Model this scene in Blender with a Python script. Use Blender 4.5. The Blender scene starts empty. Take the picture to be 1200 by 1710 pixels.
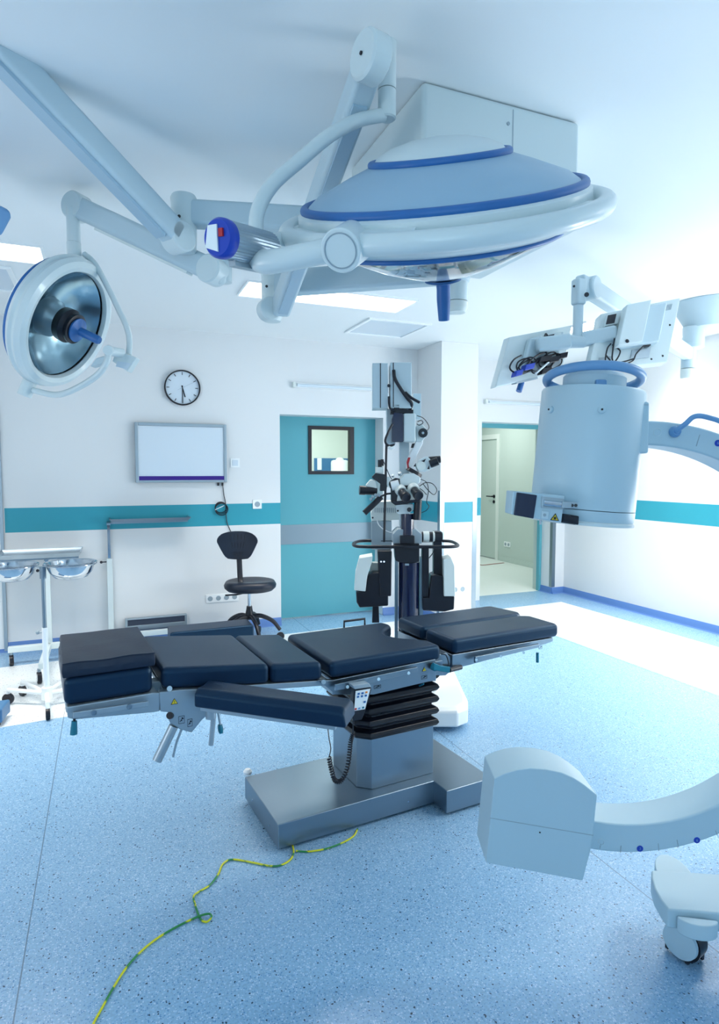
import bpy, bmesh, math, random
from mathutils import Vector, Matrix
random.seed(7)
sc = bpy.context.scene
COL = sc.collection
V = Vector
rad = math.radians

# ------------------------------------------------------------------ camera
F, CX, CY, CAMH = 1031.5, 600.0, 855.0, 1.5
YAW, PITCH, ROLL = rad(22.37), rad(3.878), rad(-0.055)
CAM = V((0, 0, CAMH))
_r = V((math.cos(YAW), -math.sin(YAW), 0)); _f = V((math.sin(YAW), math.cos(YAW), 0)); _u = V((0, 0, 1))
_f2 = _f*math.cos(PITCH) - _u*math.sin(PITCH); _d = -(_u*math.cos(PITCH) + _f*math.sin(PITCH))
RX = _r*math.cos(ROLL) + _d*math.sin(ROLL); DY = -_r*math.sin(ROLL) + _d*math.cos(ROLL)
def ray(x, y): return RX*((x-CX)/F) + DY*((y-CY)/F) + _f2
def at_z(x, y, z): d = ray(x, y); return CAM + d*((z-CAMH)/d.z)
def at_y(x, y, v): d = ray(x, y); return CAM + d*(v/d.y)
def at_x(x, y, v): d = ray(x, y); return CAM + d*(v/d.x)
def at_d(x, y, v): return CAM + ray(x, y)*v
cam = bpy.data.cameras.new('camera'); camo = bpy.data.objects.new('camera', cam); COL.objects.link(camo)
cam.sensor_fit = 'HORIZONTAL'; cam.sensor_width = 36.0; cam.lens = F*36.0/1200.0
cam.clip_start = 0.05; cam.clip_end = 60
m3 = Matrix((RX, -DY, -_f2)).transposed()
camo.matrix_world = Matrix.Translation(CAM) @ m3.to_4x4()
sc.camera = camo

class Plane:
    """A vertical working plane: o a point on it, w its normal; p() drops a sight line on it."""
    def __init__(s, o, w):
        s.o = V(o); s.w = V(w).normalized(); s.v = V((0, 0, 1)); s.u = s.v.cross(s.w).normalized()
    def p(s, x, y, w=0.0):
        d = ray(x, y); o = s.o + s.w*w
        return CAM + d*((o-CAM).dot(s.w)/d.dot(s.w))
    def px(s, x, y, n, w=0.0):      # length of n photo pixels there
        return (s.p(x+n, y, w) - s.p(x, y, w)).length
def facing(x, y, d, turn=0.0):
    a = turn
    w = -(_f*math.cos(a)) + _r*math.sin(a)
    return Plane(at_d(x, y, d), w)

# ------------------------------------------------------------------ materials
def mat(name, col, rough=0.5, metal=0.0, spec=0.5, coat=0.0, trans=0.0, ior=1.45, bump=0.0, bscale=200.0, var=0.0, vscale=3.0, emis=None, estr=0.0, alpha=1.0):
    m = bpy.data.materials.new(name); m.use_nodes = True
    nt = m.node_tree; b = nt.nodes['Principled BSDF']
    b.inputs['Base Color'].default_value = (*col, 1); b.inputs['Roughness'].default_value = rough
    b.inputs['Metallic'].default_value = metal; b.inputs['Specular IOR Level'].default_value = spec
    b.inputs['Coat Weight'].default_value = coat; b.inputs['Transmission Weight'].default_value = trans
    b.inputs['IOR'].default_value = ior; b.inputs['Alpha'].default_value = alpha
    if emis:
        b.inputs['Emission Color'].default_value = (*emis, 1); b.inputs['Emission Strength'].default_value = estr
    tc = nt.nodes.new('ShaderNodeTexCoord')
    if bump > 0:
        n = nt.nodes.new('ShaderNodeTexNoise'); n.inputs['Scale'].default_value = bscale; n.inputs['Detail'].default_value = 3
        bu = nt.nodes.new('ShaderNodeBump'); bu.inputs['Strength'].default_value = bump; bu.inputs['Distance'].default_value = 0.002
        nt.links.new(tc.outputs['Object'], n.inputs['Vector']); nt.links.new(n.outputs['Fac'], bu.inputs['Height'])
        nt.links.new(bu.outputs['Normal'], b.inputs['Normal'])
    if var > 0:
        n = nt.nodes.new('ShaderNodeTexNoise'); n.inputs['Scale'].default_value = vscale; n.inputs['Detail'].default_value = 4
        r = nt.nodes.new('ShaderNodeMapRange'); r.inputs['To Min'].default_value = max(0, rough-var); r.inputs['To Max'].default_value = min(1, rough+var)
        nt.links.new(tc.outputs['Object'], n.inputs['Vector']); nt.links.new(n.outputs['Fac'], r.inputs['Value'])
        nt.links.new(r.outputs['Result'], b.inputs['Roughness'])
    return m
M = {}
M['enamel'] = mat('enamel_white', (.62, .71, .73), .32, coat=.2, var=.06)
M['enamel2'] = mat('enamel_pale', (.50, .62, .68), .42, var=.06)
M['carm'] = mat('carm_paint', (.43, .58, .66), .38, var=.05, bump=.05, bscale=400)
M['cream'] = mat('cream_plastic', (.70, .76, .74), .4, var=.05)
M['white'] = mat('white_plastic', (.82, .86, .88), .35, var=.05)
M['grey'] = mat('grey_plastic', (.30, .38, .44), .45, var=.05)
M['slate'] = mat('grey_blue_strip', (.36, .50, .60), .4, var=.05)
M['dome'] = mat('dome_grey_blue', (.30, .46, .60), .38, var=.1, vscale=12)
M['blue'] = mat('blue_rubber', (.022, .13, .38), .4, var=.05)
M['royal'] = mat('royal_blue_plastic', (.01, .05, .42), .35, var=.05)
M['sky'] = mat('soft_blue_plastic', (.14, .31, .55), .4, var=.05)
M['teal'] = mat('teal_plastic', (.01, .17, .25), .4, var=.05)
M['black'] = mat('black_plastic', (.006, .008, .016), .38, var=.08)
M['navy'] = mat('navy_lacquer', (.008, .014, .05), .22, coat=.4, var=.05)
M['vinyl'] = mat('black_vinyl', (.006, .018, .044), .37, spec=.45, bump=.12, bscale=700, var=.06)
M['vinyl'].node_tree.nodes['Principled BSDF'].inputs['Specular Tint'].default_value = (.32, .68, 1, 1)
M['cloth'] = mat('black_cover', (.005, .015, .038), .5, bump=.25, bscale=60)
M['moulded'] = mat('black_moulded_foam', (.005, .011, .026), .42, spec=.5, var=.05)
M['rubber'] = mat('black_bellows', (.004, .006, .012), .3, var=.06)
M['steel'] = mat('brushed_steel', (.27, .34, .40), .32, metal=1.0, var=.08, vscale=6, bump=.04, bscale=300)
M['chrome'] = mat('chrome', (.50, .56, .62), .09, metal=1.0, var=.03)
M['alu'] = mat('grey_aluminium', (.36, .44, .50), .42, metal=.75, var=.06)
M['mesh'] = mat('dark_grille', (.03, .045, .08), .5, bump=.6, bscale=350)
M['door'] = mat('teal_laminate', (.095, .36, .43), .35, var=.05)
M['kick'] = mat('kick_plate_steel', (.22, .29, .34), .42, metal=.6, var=.1, vscale=2)
M['red'] = mat('red_plastic', (.45, .02, .03), .4, var=.04)
M['orange'] = mat('orange_key', (.8, .25, .04), .4, var=.04)
M['yellow'] = mat('yellow_label', (.80, .62, .03), .45, var=.04)
M['paper'] = mat('white_label', (.80, .86, .88), .5, var=.04)
M['purple'] = mat('purple_strip', (.035, .008, .22), .35, var=.05)
M['board'] = mat('milky_board', (.62, .71, .79), .25, var=.04)
M['lens'] = mat('clear_lens', (.92, .97, 1.0), .04, trans=.92, ior=1.3, var=.02)
M['glass'] = mat('window_glass', (.95, 1.0, 1.0), .02, trans=1.0, ior=1.05, var=.01)
M['mirror'] = mat('lamp_reflector', (.38, .55, .67), .2, metal=.7, var=.06, vscale=8)
M['screen'] = mat('dark_panel', (.012, .02, .05), .3, var=.06)
M['panel'] = mat('light_diffuser', (1, 1, 1), .5, emis=(1.0, .965, .93), estr=3.0, var=.02)
M['tape'] = mat('red_tape', (.30, .06, .05), .6, var=.05)
M['stool'] = mat('blue_grey_paint', (.05, .16, .32), .4, var=.06)
M['cor'] = mat('corridor_paint', (.50, .59, .56), .6, var=.05)
M['corfloor'] = mat('corridor_vinyl', (.74, .80, .78), .4, var=.05)
M['cordoor'] = mat('corridor_door_paint', (.52, .61, .58), .45, var=.05)
M['wash'] = mat('washroom_paint', (.62, .68, .62), .6, var=.05)
M['washblue'] = mat('washroom_blue_tile', (.05, .17, .33), .4, var=.05)
M['base'] = mat('blue_coved_vinyl', (.09, .20, .48), .4, bump=.05, bscale=300, var=.06)

def wall_material():
    m = mat('wall_paint', (.76, .82, .87), .42, var=.05, vscale=1.5)
    nt = m.node_tree; b = nt.nodes['Principled BSDF']
    tc = nt.nodes.new('ShaderNodeTexCoord'); sp = nt.nodes.new('ShaderNodeSeparateXYZ')
    nt.links.new(tc.outputs['Object'], sp.inputs[0])
    def mth(op, a, bv):
        n = nt.nodes.new('ShaderNodeMath'); n.operation = op
        if hasattr(a, 'links'): nt.links.new(a, n.inputs[0])
        else: n.inputs[0].default_value = a
        if hasattr(bv, 'links'): nt.links.new(bv, n.inputs[1])
        else: n.inputs[1].default_value = bv
        return n.outputs[0]
    band = mth('MULTIPLY', mth('GREATER_THAN', sp.outputs['Z'], .985), mth('LESS_THAN', sp.outputs['Z'], 1.187))
    band = mth('MULTIPLY', band, mth('GREATER_THAN', sp.outputs['X'], -.765))
    n = nt.nodes.new('ShaderNodeTexNoise'); n.inputs['Scale'].default_value = 1.2; nt.links.new(tc.outputs['Object'], n.inputs['Vector'])
    c1 = nt.nodes.new('ShaderNodeMixRGB'); c1.inputs['Color1'].default_value = (.69, .715, .735, 1); c1.inputs['Color2'].default_value = (.72, .745, .76, 1)
    nt.links.new(n.outputs['Fac'], c1.inputs['Fac'])
    mx = nt.nodes.new('ShaderNodeMixRGB'); nt.links.new(band, mx.inputs['Fac']); nt.links.new(c1.outputs[0], mx.inputs['Color1'])
    mx.inputs['Color2'].default_value = (.03, .31, .41, 1); nt.links.new(mx.outputs[0], b.inputs['Base Color'])
    return m
M['wall'] = wall_material()
M['dimwall'] = mat('low_bounce_wall', (.22, .27, .31), .5, var=.05)  # unused; darker colour made up for an unseen wall to cut bounced light
M['ceil'] = mat('ceiling_paint', (.80, .84, .86), .55, var=.05, vscale=2)

def floor_material(name, base, dark, light, seam=True):
    m = mat(name, base, .27, spec=.9)
    nt = m.node_tree; b = nt.nodes['Principled BSDF']; L = nt.links
    tc = nt.nodes.new('ShaderNodeTexCoord')
    def voro(scale, lo, hi, seed):
        mp = nt.nodes.new('ShaderNodeMapping'); mp.inputs['Location'].default_value = (seed, seed*.7, 0)
        L.new(tc.outputs['Object'], mp.inputs[0])
        wn = nt.nodes.new('ShaderNodeTexNoise'); wn.inputs['Scale'].default_value = scale*1.2; wn.inputs['Detail'].default_value = 1
        L.new(mp.outputs[0], wn.inputs['Vector'])
        mixv = nt.nodes.new('ShaderNodeMixRGB'); mixv.blend_type = 'LINEAR_LIGHT'; mixv.inputs['Fac'].default_value = .35/scale
        L.new(mp.outputs[0], mixv.inputs['Color1']); L.new(wn.outputs['Color'], mixv.inputs['Color2'])
        v = nt.nodes.new('ShaderNodeTexVoronoi'); v.inputs['Scale'].default_value = scale
        L.new(mixv.outputs[0], v.inputs['Vector'])
        # a fleck only in some cells: its random cell colour decides
        sp = nt.nodes.new('ShaderNodeSeparateColor'); L.new(v.outputs['Color'], sp.inputs[0])
        g = nt.nodes.new('ShaderNodeMath'); g.operation = 'GREATER_THAN'; g.inputs[1].default_value = hi; L.new(sp.outputs[0], g.inputs[0])
        r = nt.nodes.new('ShaderNodeMath'); r.operation = 'LESS_THAN'; r.inputs[1].default_value = lo; L.new(v.outputs['Distance'], r.inputs[0])
        k = nt.nodes.new('ShaderNodeMath'); k.operation = 'MULTIPLY'; L.new(g.outputs[0], k.inputs[0]); L.new(r.outputs[0], k.inputs[1])
        return k.outputs[0]
    n = nt.nodes.new('ShaderNodeTexNoise'); n.inputs['Scale'].default_value = 130; n.inputs['Detail'].default_value = 3
    L.new(tc.outputs['Object'], n.inputs['Vector'])
    rp = nt.nodes.new('ShaderNodeMapRange'); rp.inputs['From Min'].default_value = .3; rp.inputs['From Max'].default_value = .7
    L.new(n.outputs['Fac'], rp.inputs['Value'])
    mx = nt.nodes.new('ShaderNodeMixRGB'); L.new(rp.outputs['Result'], mx.inputs['Fac'])
    mx.inputs['Color1'].default_value = (*[c*.86 for c in base], 1); mx.inputs['Color2'].default_value = (*[min(1, c*1.14) for c in base], 1)
    out = mx.outputs[0]
    for (sc_, lo, hi, seed, colr) in ((170, .45, .74, 1.3, light), (190, .42, .78, 4.1, dark), (125, .38, .950, 9.7, tuple(c*.20 for c in dark))):
        k = voro(sc_, lo, hi, seed)
        a = nt.nodes.new('ShaderNodeMixRGB'); L.new(k, a.inputs['Fac']); L.new(out, a.inputs['Color1']); a.inputs['Color2'].default_value = (*colr, 1)
        out = a.outputs[0]
    if seam:
        sp = nt.nodes.new('ShaderNodeSeparateXYZ'); L.new(tc.outputs['Object'], sp.inputs[0])
        a1 = nt.nodes.new('ShaderNodeMath'); a1.operation = 'ADD'; a1.inputs[1].default_value = 20.269; L.new(sp.outputs['X'], a1.inputs[0])
        a2 = nt.nodes.new('ShaderNodeMath'); a2.operation = 'MODULO'; a2.inputs[1].default_value = 2.0; L.new(a1.outputs[0], a2.inputs[0])
        a3 = nt.nodes.new('ShaderNodeMath'); a3.operation = 'LESS_THAN'; a3.inputs[1].default_value = .004; L.new(a2.outputs[0], a3.inputs[0])
        a = nt.nodes.new('ShaderNodeMixRGB'); L.new(a3.outputs[0], a.inputs['Fac']); L.new(out, a.inputs['Color1'])
        a.inputs['Color2'].default_value = (*[c*.45 for c in base], 1); out = a.outputs[0]
    L.new(out, b.inputs['Base Color'])
    return m
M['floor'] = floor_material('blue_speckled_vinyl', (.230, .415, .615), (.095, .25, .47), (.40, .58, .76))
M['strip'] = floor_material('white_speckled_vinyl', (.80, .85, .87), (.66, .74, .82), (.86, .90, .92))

def cord_material():
    m = mat('earth_cord', (.55, .62, .04), .4)
    nt = m.node_tree; b = nt.nodes['Principled BSDF']
    tc = nt.nodes.new('ShaderNodeTexCoord'); n = nt.nodes.new('ShaderNodeTexNoise'); n.inputs['Scale'].default_value = 14
    nt.links.new(tc.outputs['Object'], n.inputs['Vector'])
    r = nt.nodes.new('ShaderNodeValToRGB'); nt.links.new(n.outputs['Fac'], r.inputs[0])
    r.color_ramp.elements[0].position = .47; r.color_ramp.elements[0].color = (.02, .22, .06, 1)
    r.color_ramp.elements[1].position = .50; r.color_ramp.elements[1].color = (.62, .62, .02, 1)
    nt.links.new(r.outputs[0], b.inputs['Base Color'])
    return m
M['cord'] = cord_material()

# ------------------------------------------------------------------ mesh builder
def catmull(pts, n=6, closed=False):
    pts = [V(p) for p in pts]; out = []; N = len(pts)
    rng = range(N) if closed else range(N-1)
    for i in rng:
        if closed: p0, p1, p2, p3 = pts[(i-1) % N], pts[i], pts[(i+1) % N], pts[(i+2) % N]
        else:
            p1, p2 = pts[i], pts[i+1]
            p0 = pts[i-1] if i > 0 else p1*2-p2
            p3 = pts[i+2] if i+2 < N else p2*2-p1
        for k in range(n):
            t = k/n
            out.append(.5*((2*p1)+(p2-p0)*t+(2*p0-5*p1+4*p2-p3)*t*t+(3*p1-p0-3*p2+p3)*t**3))
    if not closed: out.append(pts[-1])
    return out
class B:
    def __init__(s): s.bm = bmesh.new()
    def hexa(s, p):           # 8 points: bottom loop 0-3, top loop 4-7
        v = [s.bm.verts.new(V(q)) for q in p]
        for f in ((0, 3, 2, 1), (4, 5, 6, 7), (0, 1, 5, 4), (1, 2, 6, 5), (2, 3, 7, 6), (3, 0, 4, 7)): s.bm.faces.new([v[i] for i in f])
        return s
    def box(s, lo, hi, T=None):
        x0, y0, z0 = lo; x1, y1, z1 = hi
        p = [(x0, y0, z0), (x1, y0, z0), (x1, y1, z0), (x0, y1, z0), (x0, y0, z1), (x1, y0, z1), (x1, y1, z1), (x0, y1, z1)]
        return s.hexa([T(*q) for q in p] if T else p)
    def prism(s, pts, vec):
        a = [s.bm.verts.new(V(p)) for p in pts]; b = [s.bm.verts.new(V(p)+V(vec)) for p in pts]; n = len(a)
        s.bm.faces.new(a); s.bm.faces.new(b[::-1])
        for i in range(n): s.bm.faces.new((a[i], b[i], b[(i+1) % n], a[(i+1) % n]))
        return s
    def loft(s, rings, cap=True, closed=False):
        R = [[s.bm.verts.new(V(p)) for p in r] for r in rings]; n = len(R[0])
        m = len(R)
        for i in range(m if closed else m-1):
            a, b = R[i], R[(i+1) % m]
            for k in range(n): s.bm.faces.new((a[k], a[(k+1) % n], b[(k+1) % n], b[k]))
        if cap and not closed: s.bm.faces.new(R[0][::-1]); s.bm.faces.new(R[-1])
        return s
    def lathe(s, prof, o, axis, seg=48, cap=True):
        o = V(o); ax = V(axis).normalized(); e1 = ax.orthogonal().normalized(); e2 = ax.cross(e1)
        return s.loft([[o+ax*h+(e1*math.cos(2*math.pi*k/seg)+e2*math.sin(2*math.pi*k/seg))*max(r, 1e-4) for k in range(seg)] for r, h in prof], cap)
    def cyl(s, p0, p1, r0, r1=None, seg=28):
        p0, p1 = V(p0), V(p1); r1 = r0 if r1 is None else r1
        return s.lathe([(r0, 0), (r1, (p1-p0).length)], p0, p1-p0, seg)
    def tube(s, pts, r, seg=14, n=6, closed=False, ends=None):
        P = catmull(pts, n, closed) if n > 1 else [V(p) for p in pts]
        N = len(P); rings = []; prev = None
        for i in range(N):
            if closed: t = (P[(i+1) % N]-P[i-1]).normalized()
            else: t = (P[min(i+1, N-1)]-P[max(i-1, 0)]).normalized()
            if prev is None: e = t.orthogonal().normalized()
            else:
                e = prev-t*prev.dot(t); e = e.normalized() if e.length > 1e-6 else t.orthogonal().normalized()
            prev = e; e2 = t.cross(e)
            rr = r if not callable(r) else r(i/(N-1))
            rings.append([P[i]+(e*math.cos(2*math.pi*k/seg)+e2*math.sin(2*math.pi*k/seg))*rr for k in range(seg)])
        return s.loft(rings, not closed, closed)
    def bar(s, p0, p1, w, h, up=(0, 0, 1), w1=None, h1=None):   # rectangular beam
        p0, p1 = V(p0), V(p1); t = (p1-p0).normalized(); sd = t.cross(V(up)).normalized(); u = sd.cross(t)
        w1 = w if w1 is None else w1; h1 = h if h1 is None else h1
        def ring(p, a, b): return [p+sd*(-a/2)+u*(-b/2), p+sd*(a/2)+u*(-b/2), p+sd*(a/2)+u*(b/2), p+sd*(-a/2)+u*(b/2)]
        return s.loft([ring(p0, w, h), ring(p1, w1, h1)])
    def ball(s, c, r, sx=1, sy=1, sz=1, seg=20):
        t = bmesh.ops.create_uvsphere(s.bm, u_segments=seg, v_segments=seg//2, radius=r)
        for v in t['verts']: v.co = V(c)+V((v.co.x*sx, v.co.y*sy, v.co.z*sz))
        return s
    def build(s, name, m, parent=None, bevel=0, segs=2, ang=35, origin=None, sub=0, solid=0):
        o_ = V(parent['_o']) if parent else V(origin or (0, 0, 0))
        bmesh.ops.recalc_face_normals(s.bm, faces=s.bm.faces)
        bmesh.ops.translate(s.bm, verts=s.bm.verts, vec=-o_)
        me = bpy.data.meshes.new(name); s.bm.to_mesh(me); s.bm.free()
        me.materials.append(M[m] if isinstance(m, str) else m)
        for p in me.polygons: p.use_smooth = True
        me.set_sharp_from_angle(angle=rad(ang))
        ob = bpy.data.objects.new(name, me); COL.objects.link(ob)
        ob['_o'] = tuple(o_)
        if parent: ob.parent = parent
        else: ob.location = o_
        if bevel:
            md = ob.modifiers.new('bevel', 'BEVEL'); md.width = bevel; md.segments = segs; md.limit_method = 'ANGLE'; md.angle_limit = rad(32); md.harden_normals = True
        if sub:
            md = ob.modifiers.new('sub', 'SUBSURF'); md.levels = sub; md.render_levels = sub
        return ob
def tag(o, label, cat, group=None):
    o['label'] = label; o['category'] = cat
    if group: o['group'] = group
    return o
def thing(name, label, cat, loc, group=None):
    o = bpy.data.objects.new(name, None); COL.objects.link(o); o.location = V(loc); o['_o'] = tuple(V(loc)); o.empty_display_size = .1
    return tag(o, label, cat, group)
def struct(b, name, m, **k):
    o = b.build(name, m, **k); o['kind'] = 'structure'; return o
def copy_tree(o, parent=None):
    c = o.copy(); COL.objects.link(c); c.parent = parent
    for ch in [x for x in bpy.data.objects if x.parent == o]: copy_tree(ch, c)
    return c
def glyph(txt, size):
    cu = bpy.data.curves.new('glyph', 'FONT'); cu.body = txt; cu.size = size; cu.align_x = 'CENTER'; cu.align_y = 'CENTER'; cu.extrude = .0004
    ob = bpy.data.objects.new('glyph', cu); COL.objects.link(ob)
    dg = bpy.context.evaluated_depsgraph_get(); me = bpy.data.meshes.new_from_object(ob.evaluated_get(dg))
    bpy.data.objects.remove(ob); return me
def place_glyph(name, txt, size, p, u, v, n, m, parent):
    me = glyph(txt, size); b = B(); b.bm.from_mesh(me); bpy.data.meshes.remove(me)
    for q in b.bm.verts: c = q.co.copy(); q.co = V(p)+V(u)*c.x+V(v)*c.y+V(n)*c.z
    return b.build(name, m, parent)

# ------------------------------------------------------------------ room shell
HC = 2.74; YA = 5.76; YB = 5.27; YR = 6.0; YT = 6.2; XR = 5.18; XL = -2.3; YF = -1.6
PX0, PX1 = 3.02, 3.436
DX0, DX1, DZ = 1.55, 2.63, 2.03
b = B()
b.box((XL-.1, YF-.1, HC), (PX0, YA+.3, HC+.1)); b.box((PX0, YF-.1, HC), (XR+.1, YR+.4, HC+.1))
struct(b, 'ceiling', 'ceil')
def floor_face(bm, pts, mi):
    f = bm.faces.new([bm.verts.new((*p, 0)) for p in pts]); f.material_index = mi
bm = bmesh.new()
xi, xo, xl, xr, yf = 3.76, 4.79, XL-.1, XR+.1, YF-.1
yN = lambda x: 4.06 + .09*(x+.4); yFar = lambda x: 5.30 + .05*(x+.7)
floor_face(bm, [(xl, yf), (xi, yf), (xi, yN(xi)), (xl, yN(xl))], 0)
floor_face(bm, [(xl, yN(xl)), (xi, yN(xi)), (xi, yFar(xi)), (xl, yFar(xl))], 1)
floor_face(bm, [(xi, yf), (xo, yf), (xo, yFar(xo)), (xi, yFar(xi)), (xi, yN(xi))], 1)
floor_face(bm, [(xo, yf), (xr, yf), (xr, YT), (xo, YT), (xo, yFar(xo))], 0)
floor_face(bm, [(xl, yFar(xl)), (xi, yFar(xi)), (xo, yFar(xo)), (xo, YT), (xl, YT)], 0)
bmesh.ops.remove_doubles(bm, verts=bm.verts, dist=1e-4)
bmesh.ops.recalc_face_normals(bm, faces=bm.faces)
ret = bmesh.ops.extrude_face_region(bm, geom=list(bm.faces))
for v in [g for g in ret['geom'] if isinstance(g, bmesh.types.BMVert)]: v.co.z = -.08
bmesh.ops.recalc_face_normals(bm, faces=bm.faces)
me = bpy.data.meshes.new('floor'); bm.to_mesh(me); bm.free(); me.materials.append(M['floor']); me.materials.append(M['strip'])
fl = bpy.data.objects.new('floor', me); COL.objects.link(fl); fl['kind'] = 'structure'

# back wall with the door opening, the pier, the doorway wall
b = B()
b.box((XL-.1, YA, 0), (DX0, YA+.24, HC)); b.box((DX0, YA, DZ), (DX1, YA+.24, HC)); b.box((DX1, YA, 0), (PX0+.02, YA+.24, HC))
struct(b, 'wall_back', 'wall')
b = B(); b.box((PX0, YB, 0), (PX1, YR+.3, HC)); struct(b, 'wall_pier', 'wall', bevel=.004)
b = B(); b.box((PX1-.01, YR, DZ+.02), (XR+.1, YR+.26, HC)); b.box((PX1-.01, YR, 0), (3.97, YR+.26, DZ+.02)); b.box((5.0, YR, 0), (XR+.1, YR+.26, DZ+.02))
struct(b, 'wall_doorway', 'wall')
b = B(); b.box((XR, YF-.1, 0), (XR+.12, YR, HC)); struct(b, 'wall_right', 'wall')
b = B(); b.box((XL-.12, YF-.1, 0), (XL, YA, HC)); struct(b, 'wall_left', 'wall')
b = B(); b.box((XL, YF-.12, 0), (XR, YF, HC)); struct(b, 'wall_front', 'wall')
# coved baseboards
def cove(pts, name, h=.075, t=.012):
    b = B()
    for (p, q, n) in pts:
        p, q, n = V((*p, 0)), V((*q, 0)), V((*n, 0)); k = n*(t*2.2); z = V((0, 0, h)); o = n*.004
        prof = [V((0, 0, 0)), n*t*3.0, n*t*1.6+V((0, 0, .008)), n*t*.8+V((0, 0, .03)), n*t*.5+z*.96, n*t*.3+z, z]
        b.loft([[p+c for c in prof], [q+c for c in prof]])
    return struct(b, name, 'base')
cove([((XL, YA), (DX0, YA), (0, -1)), ((DX1, YA), (PX0, YA), (0, -1)), ((PX0, YA), (PX0, YB), (-1, 0)), ((PX0, YB), (PX1, YB), (0, -1))], 'baseboard_back')
cove([((XR, YF), (XR, YR), (-1, 0)), ((5.0, YR), (XR, YR), (0, -1)), ((5.0, YT), (5.0, YR), (-1, 0))], 'baseboard_right')
# metal corner guards
def guard(x, y, sx, sy, name, z0=.08, z1=1.30, w=.045):
    b = B(); b.box((min(x, x+sx*w), min(y-.003*sy, y), z0), (max(x, x+sx*w), max(y-.003*sy, y), z1))
    b.box((min(x-.003*sx, x), min(y-.003*sy, y+sy*w), z0), (max(x-.003*sx, x), max(y-.003*sy, y+sy*w), z1))
    return struct(b, name, 'steel')
guard(PX0, YB, 1, 1, 'trim_1'); guard(PX1, YB, -1, 1, 'trim_2'); guard(5.0, YR, 1, 1, 'trim_3')

# teal sliding door with a window
YD = YA+.20
b = B(); g0 = at_y(516, 713, YD); g1 = at_y(588.5, 790, YD)
hx0, hx1, hz0, hz1 = g0.x, g1.x, g1.z, g0.z
b.box((DX0-.05, YD, .012), (hx0, YD+.04, DZ+.02)); b.box((hx1, YD, .012), (DX1+.05, YD+.04, DZ+.02))
b.box((hx0, YD, .012), (hx1, YD+.04, hz0)); b.box((hx0, YD, hz1), (hx1, YD+.04, DZ+.02))
door1 = struct(b, 'door_1', 'door')
b = B(); fw = .022
for lo, hi in (((hx0-.012, hz0-.012), (hx0+fw, hz1+.012)), ((hx1-fw-.012, hz0-.012), (hx1+.012, hz1+.012)), ((hx0+fw, hz0-.012), (hx1-fw-.012, hz0+fw)), ((hx0+fw, hz1-fw), (hx1-fw-.012, hz1+.012))):
    b.box((lo[0], YD-.012, lo[1]), (hi[0], YD+.05, hi[1]))
b.build('window_frame', 'black', door1)
b = B(); b.box((hx0+fw, YD+.018, hz0+fw), (hx1-fw, YD+.022, hz1-fw)); b.build('window_pane', 'glass', door1)
kz1, kz0 = at_y(469, 877, YD).z, at_y(469, 909.7, YD).z
b = B(); b.box((DX0-.05, YD-.004, kz0), (DX1+.05, YD, kz1)); b.build('kick_plate', 'kick', door1)
# door frame edge of the light door at far left
b = B(); b.box((XL+.15, YA-.012, .0), (-.80, YA, 2.02)); door3 = struct(b, 'door_3', 'white', bevel=.003)
b = B(); b.box((-.80, YA-.02, 0), (-.775, YA, 2.06)); b.build('door_frame', 'alu', door3)

# teal frame of the open doorway
b = B(); b.box((3.97, YT, DZ-.03), (5.0, YT+.05, DZ+.02)); b.box((4.965, YT, 0), (5.0, YT+.05, DZ)); b.box((3.97, YT, 0), (4.0, YT+.05, DZ))
struct(b, 'trim_4', 'door')
# corridor behind the doorway
CX1 = 6.05
b = B(); b.box((3.7, YT-.001, -.08), (CX1+.1, 12, -.001)); struct(b, 'floor_corridor', 'corfloor')
b = B(); b.box((CX1, YT+.06, 0), (CX1+.1, 8.62, 2.7)); b.box((CX1, 9.62, 0), (CX1+.1, 12, 2.7)); b.box((CX1, 8.62, 2.08), (CX1+.1, 9.62, 2.7)); struct(b, 'wall_corridor_right', 'cor')
b = B(); b.box((5.0, YT+.06, 0), (CX1, YT+.16, 2.7)); b.box((3.77, YT+.06, DZ+.02), (5.0, YT+.16, 2.7)); b.box((3.77, YT+.06, 0), (3.97, YT+.16, 2.7)); struct(b, 'wall_corridor_front', 'cor')
b = B(); b.box((3.77, 12, 0), (CX1+.1, 12.1, 2.7)); struct(b, 'wall_corridor_back', 'cor')
b = B(); b.box((3.77, YT+.06, 0), (3.87, 12, 2.7)); struct(b, 'wall_corridor_left', 'cor')
b = B(); b.box((3.77, YT+.06, 2.7), (CX1+.1, 12.1, 2.8)); struct(b, 'ceiling_corridor', 'ceil')
b = B(); b.box((CX1-.012, YT+.16, 0), (CX1, 8.55, .08)); struct(b, 'baseboard_corridor', 'cor')
b = B(); b.box((CX1+.01, 8.62, .01), (CX1+.05, 9.62, 2.08)); door2 = struct(b, 'door_2', 'cordoor')
b = B(); b.box((CX1-.015, 8.60, 0), (CX1+.03, 8.68, 2.10)); b.box((CX1-.015, 9.56, 0), (CX1+.03, 9.64, 2.10)); b.box((CX1-.015, 8.68, 2.02), (CX1+.03, 9.56, 2.10)); b.build('door_frame', 'cream', door2)
b = B(); hz = 1.06; b.cyl((CX1+.01, 8.76, hz), (CX1-.05, 8.76, hz), .012); b.tube([(CX1-.05, 8.755, hz), (CX1-.05, 8.82, hz), (CX1-.05, 8.90, hz)], .010, n=1); b.cyl((CX1+.01, 8.76, hz), (CX1-.002, 8.76, hz), .028); b.cyl((CX1+.01, 8.76, hz-.09), (CX1-.004, 8.76, hz-.09), .026)
b.build('door_handle', 'black', door2)
b = B(); rr = [at_z(780, 939, .001), at_z(805, 944, .001), at_z(841, 940, .001)]
for p, q in zip(rr, rr[1:]): b.bar(p+V((0, 0, .002)), q+V((0, 0, .002)), .03, .003)
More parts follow.
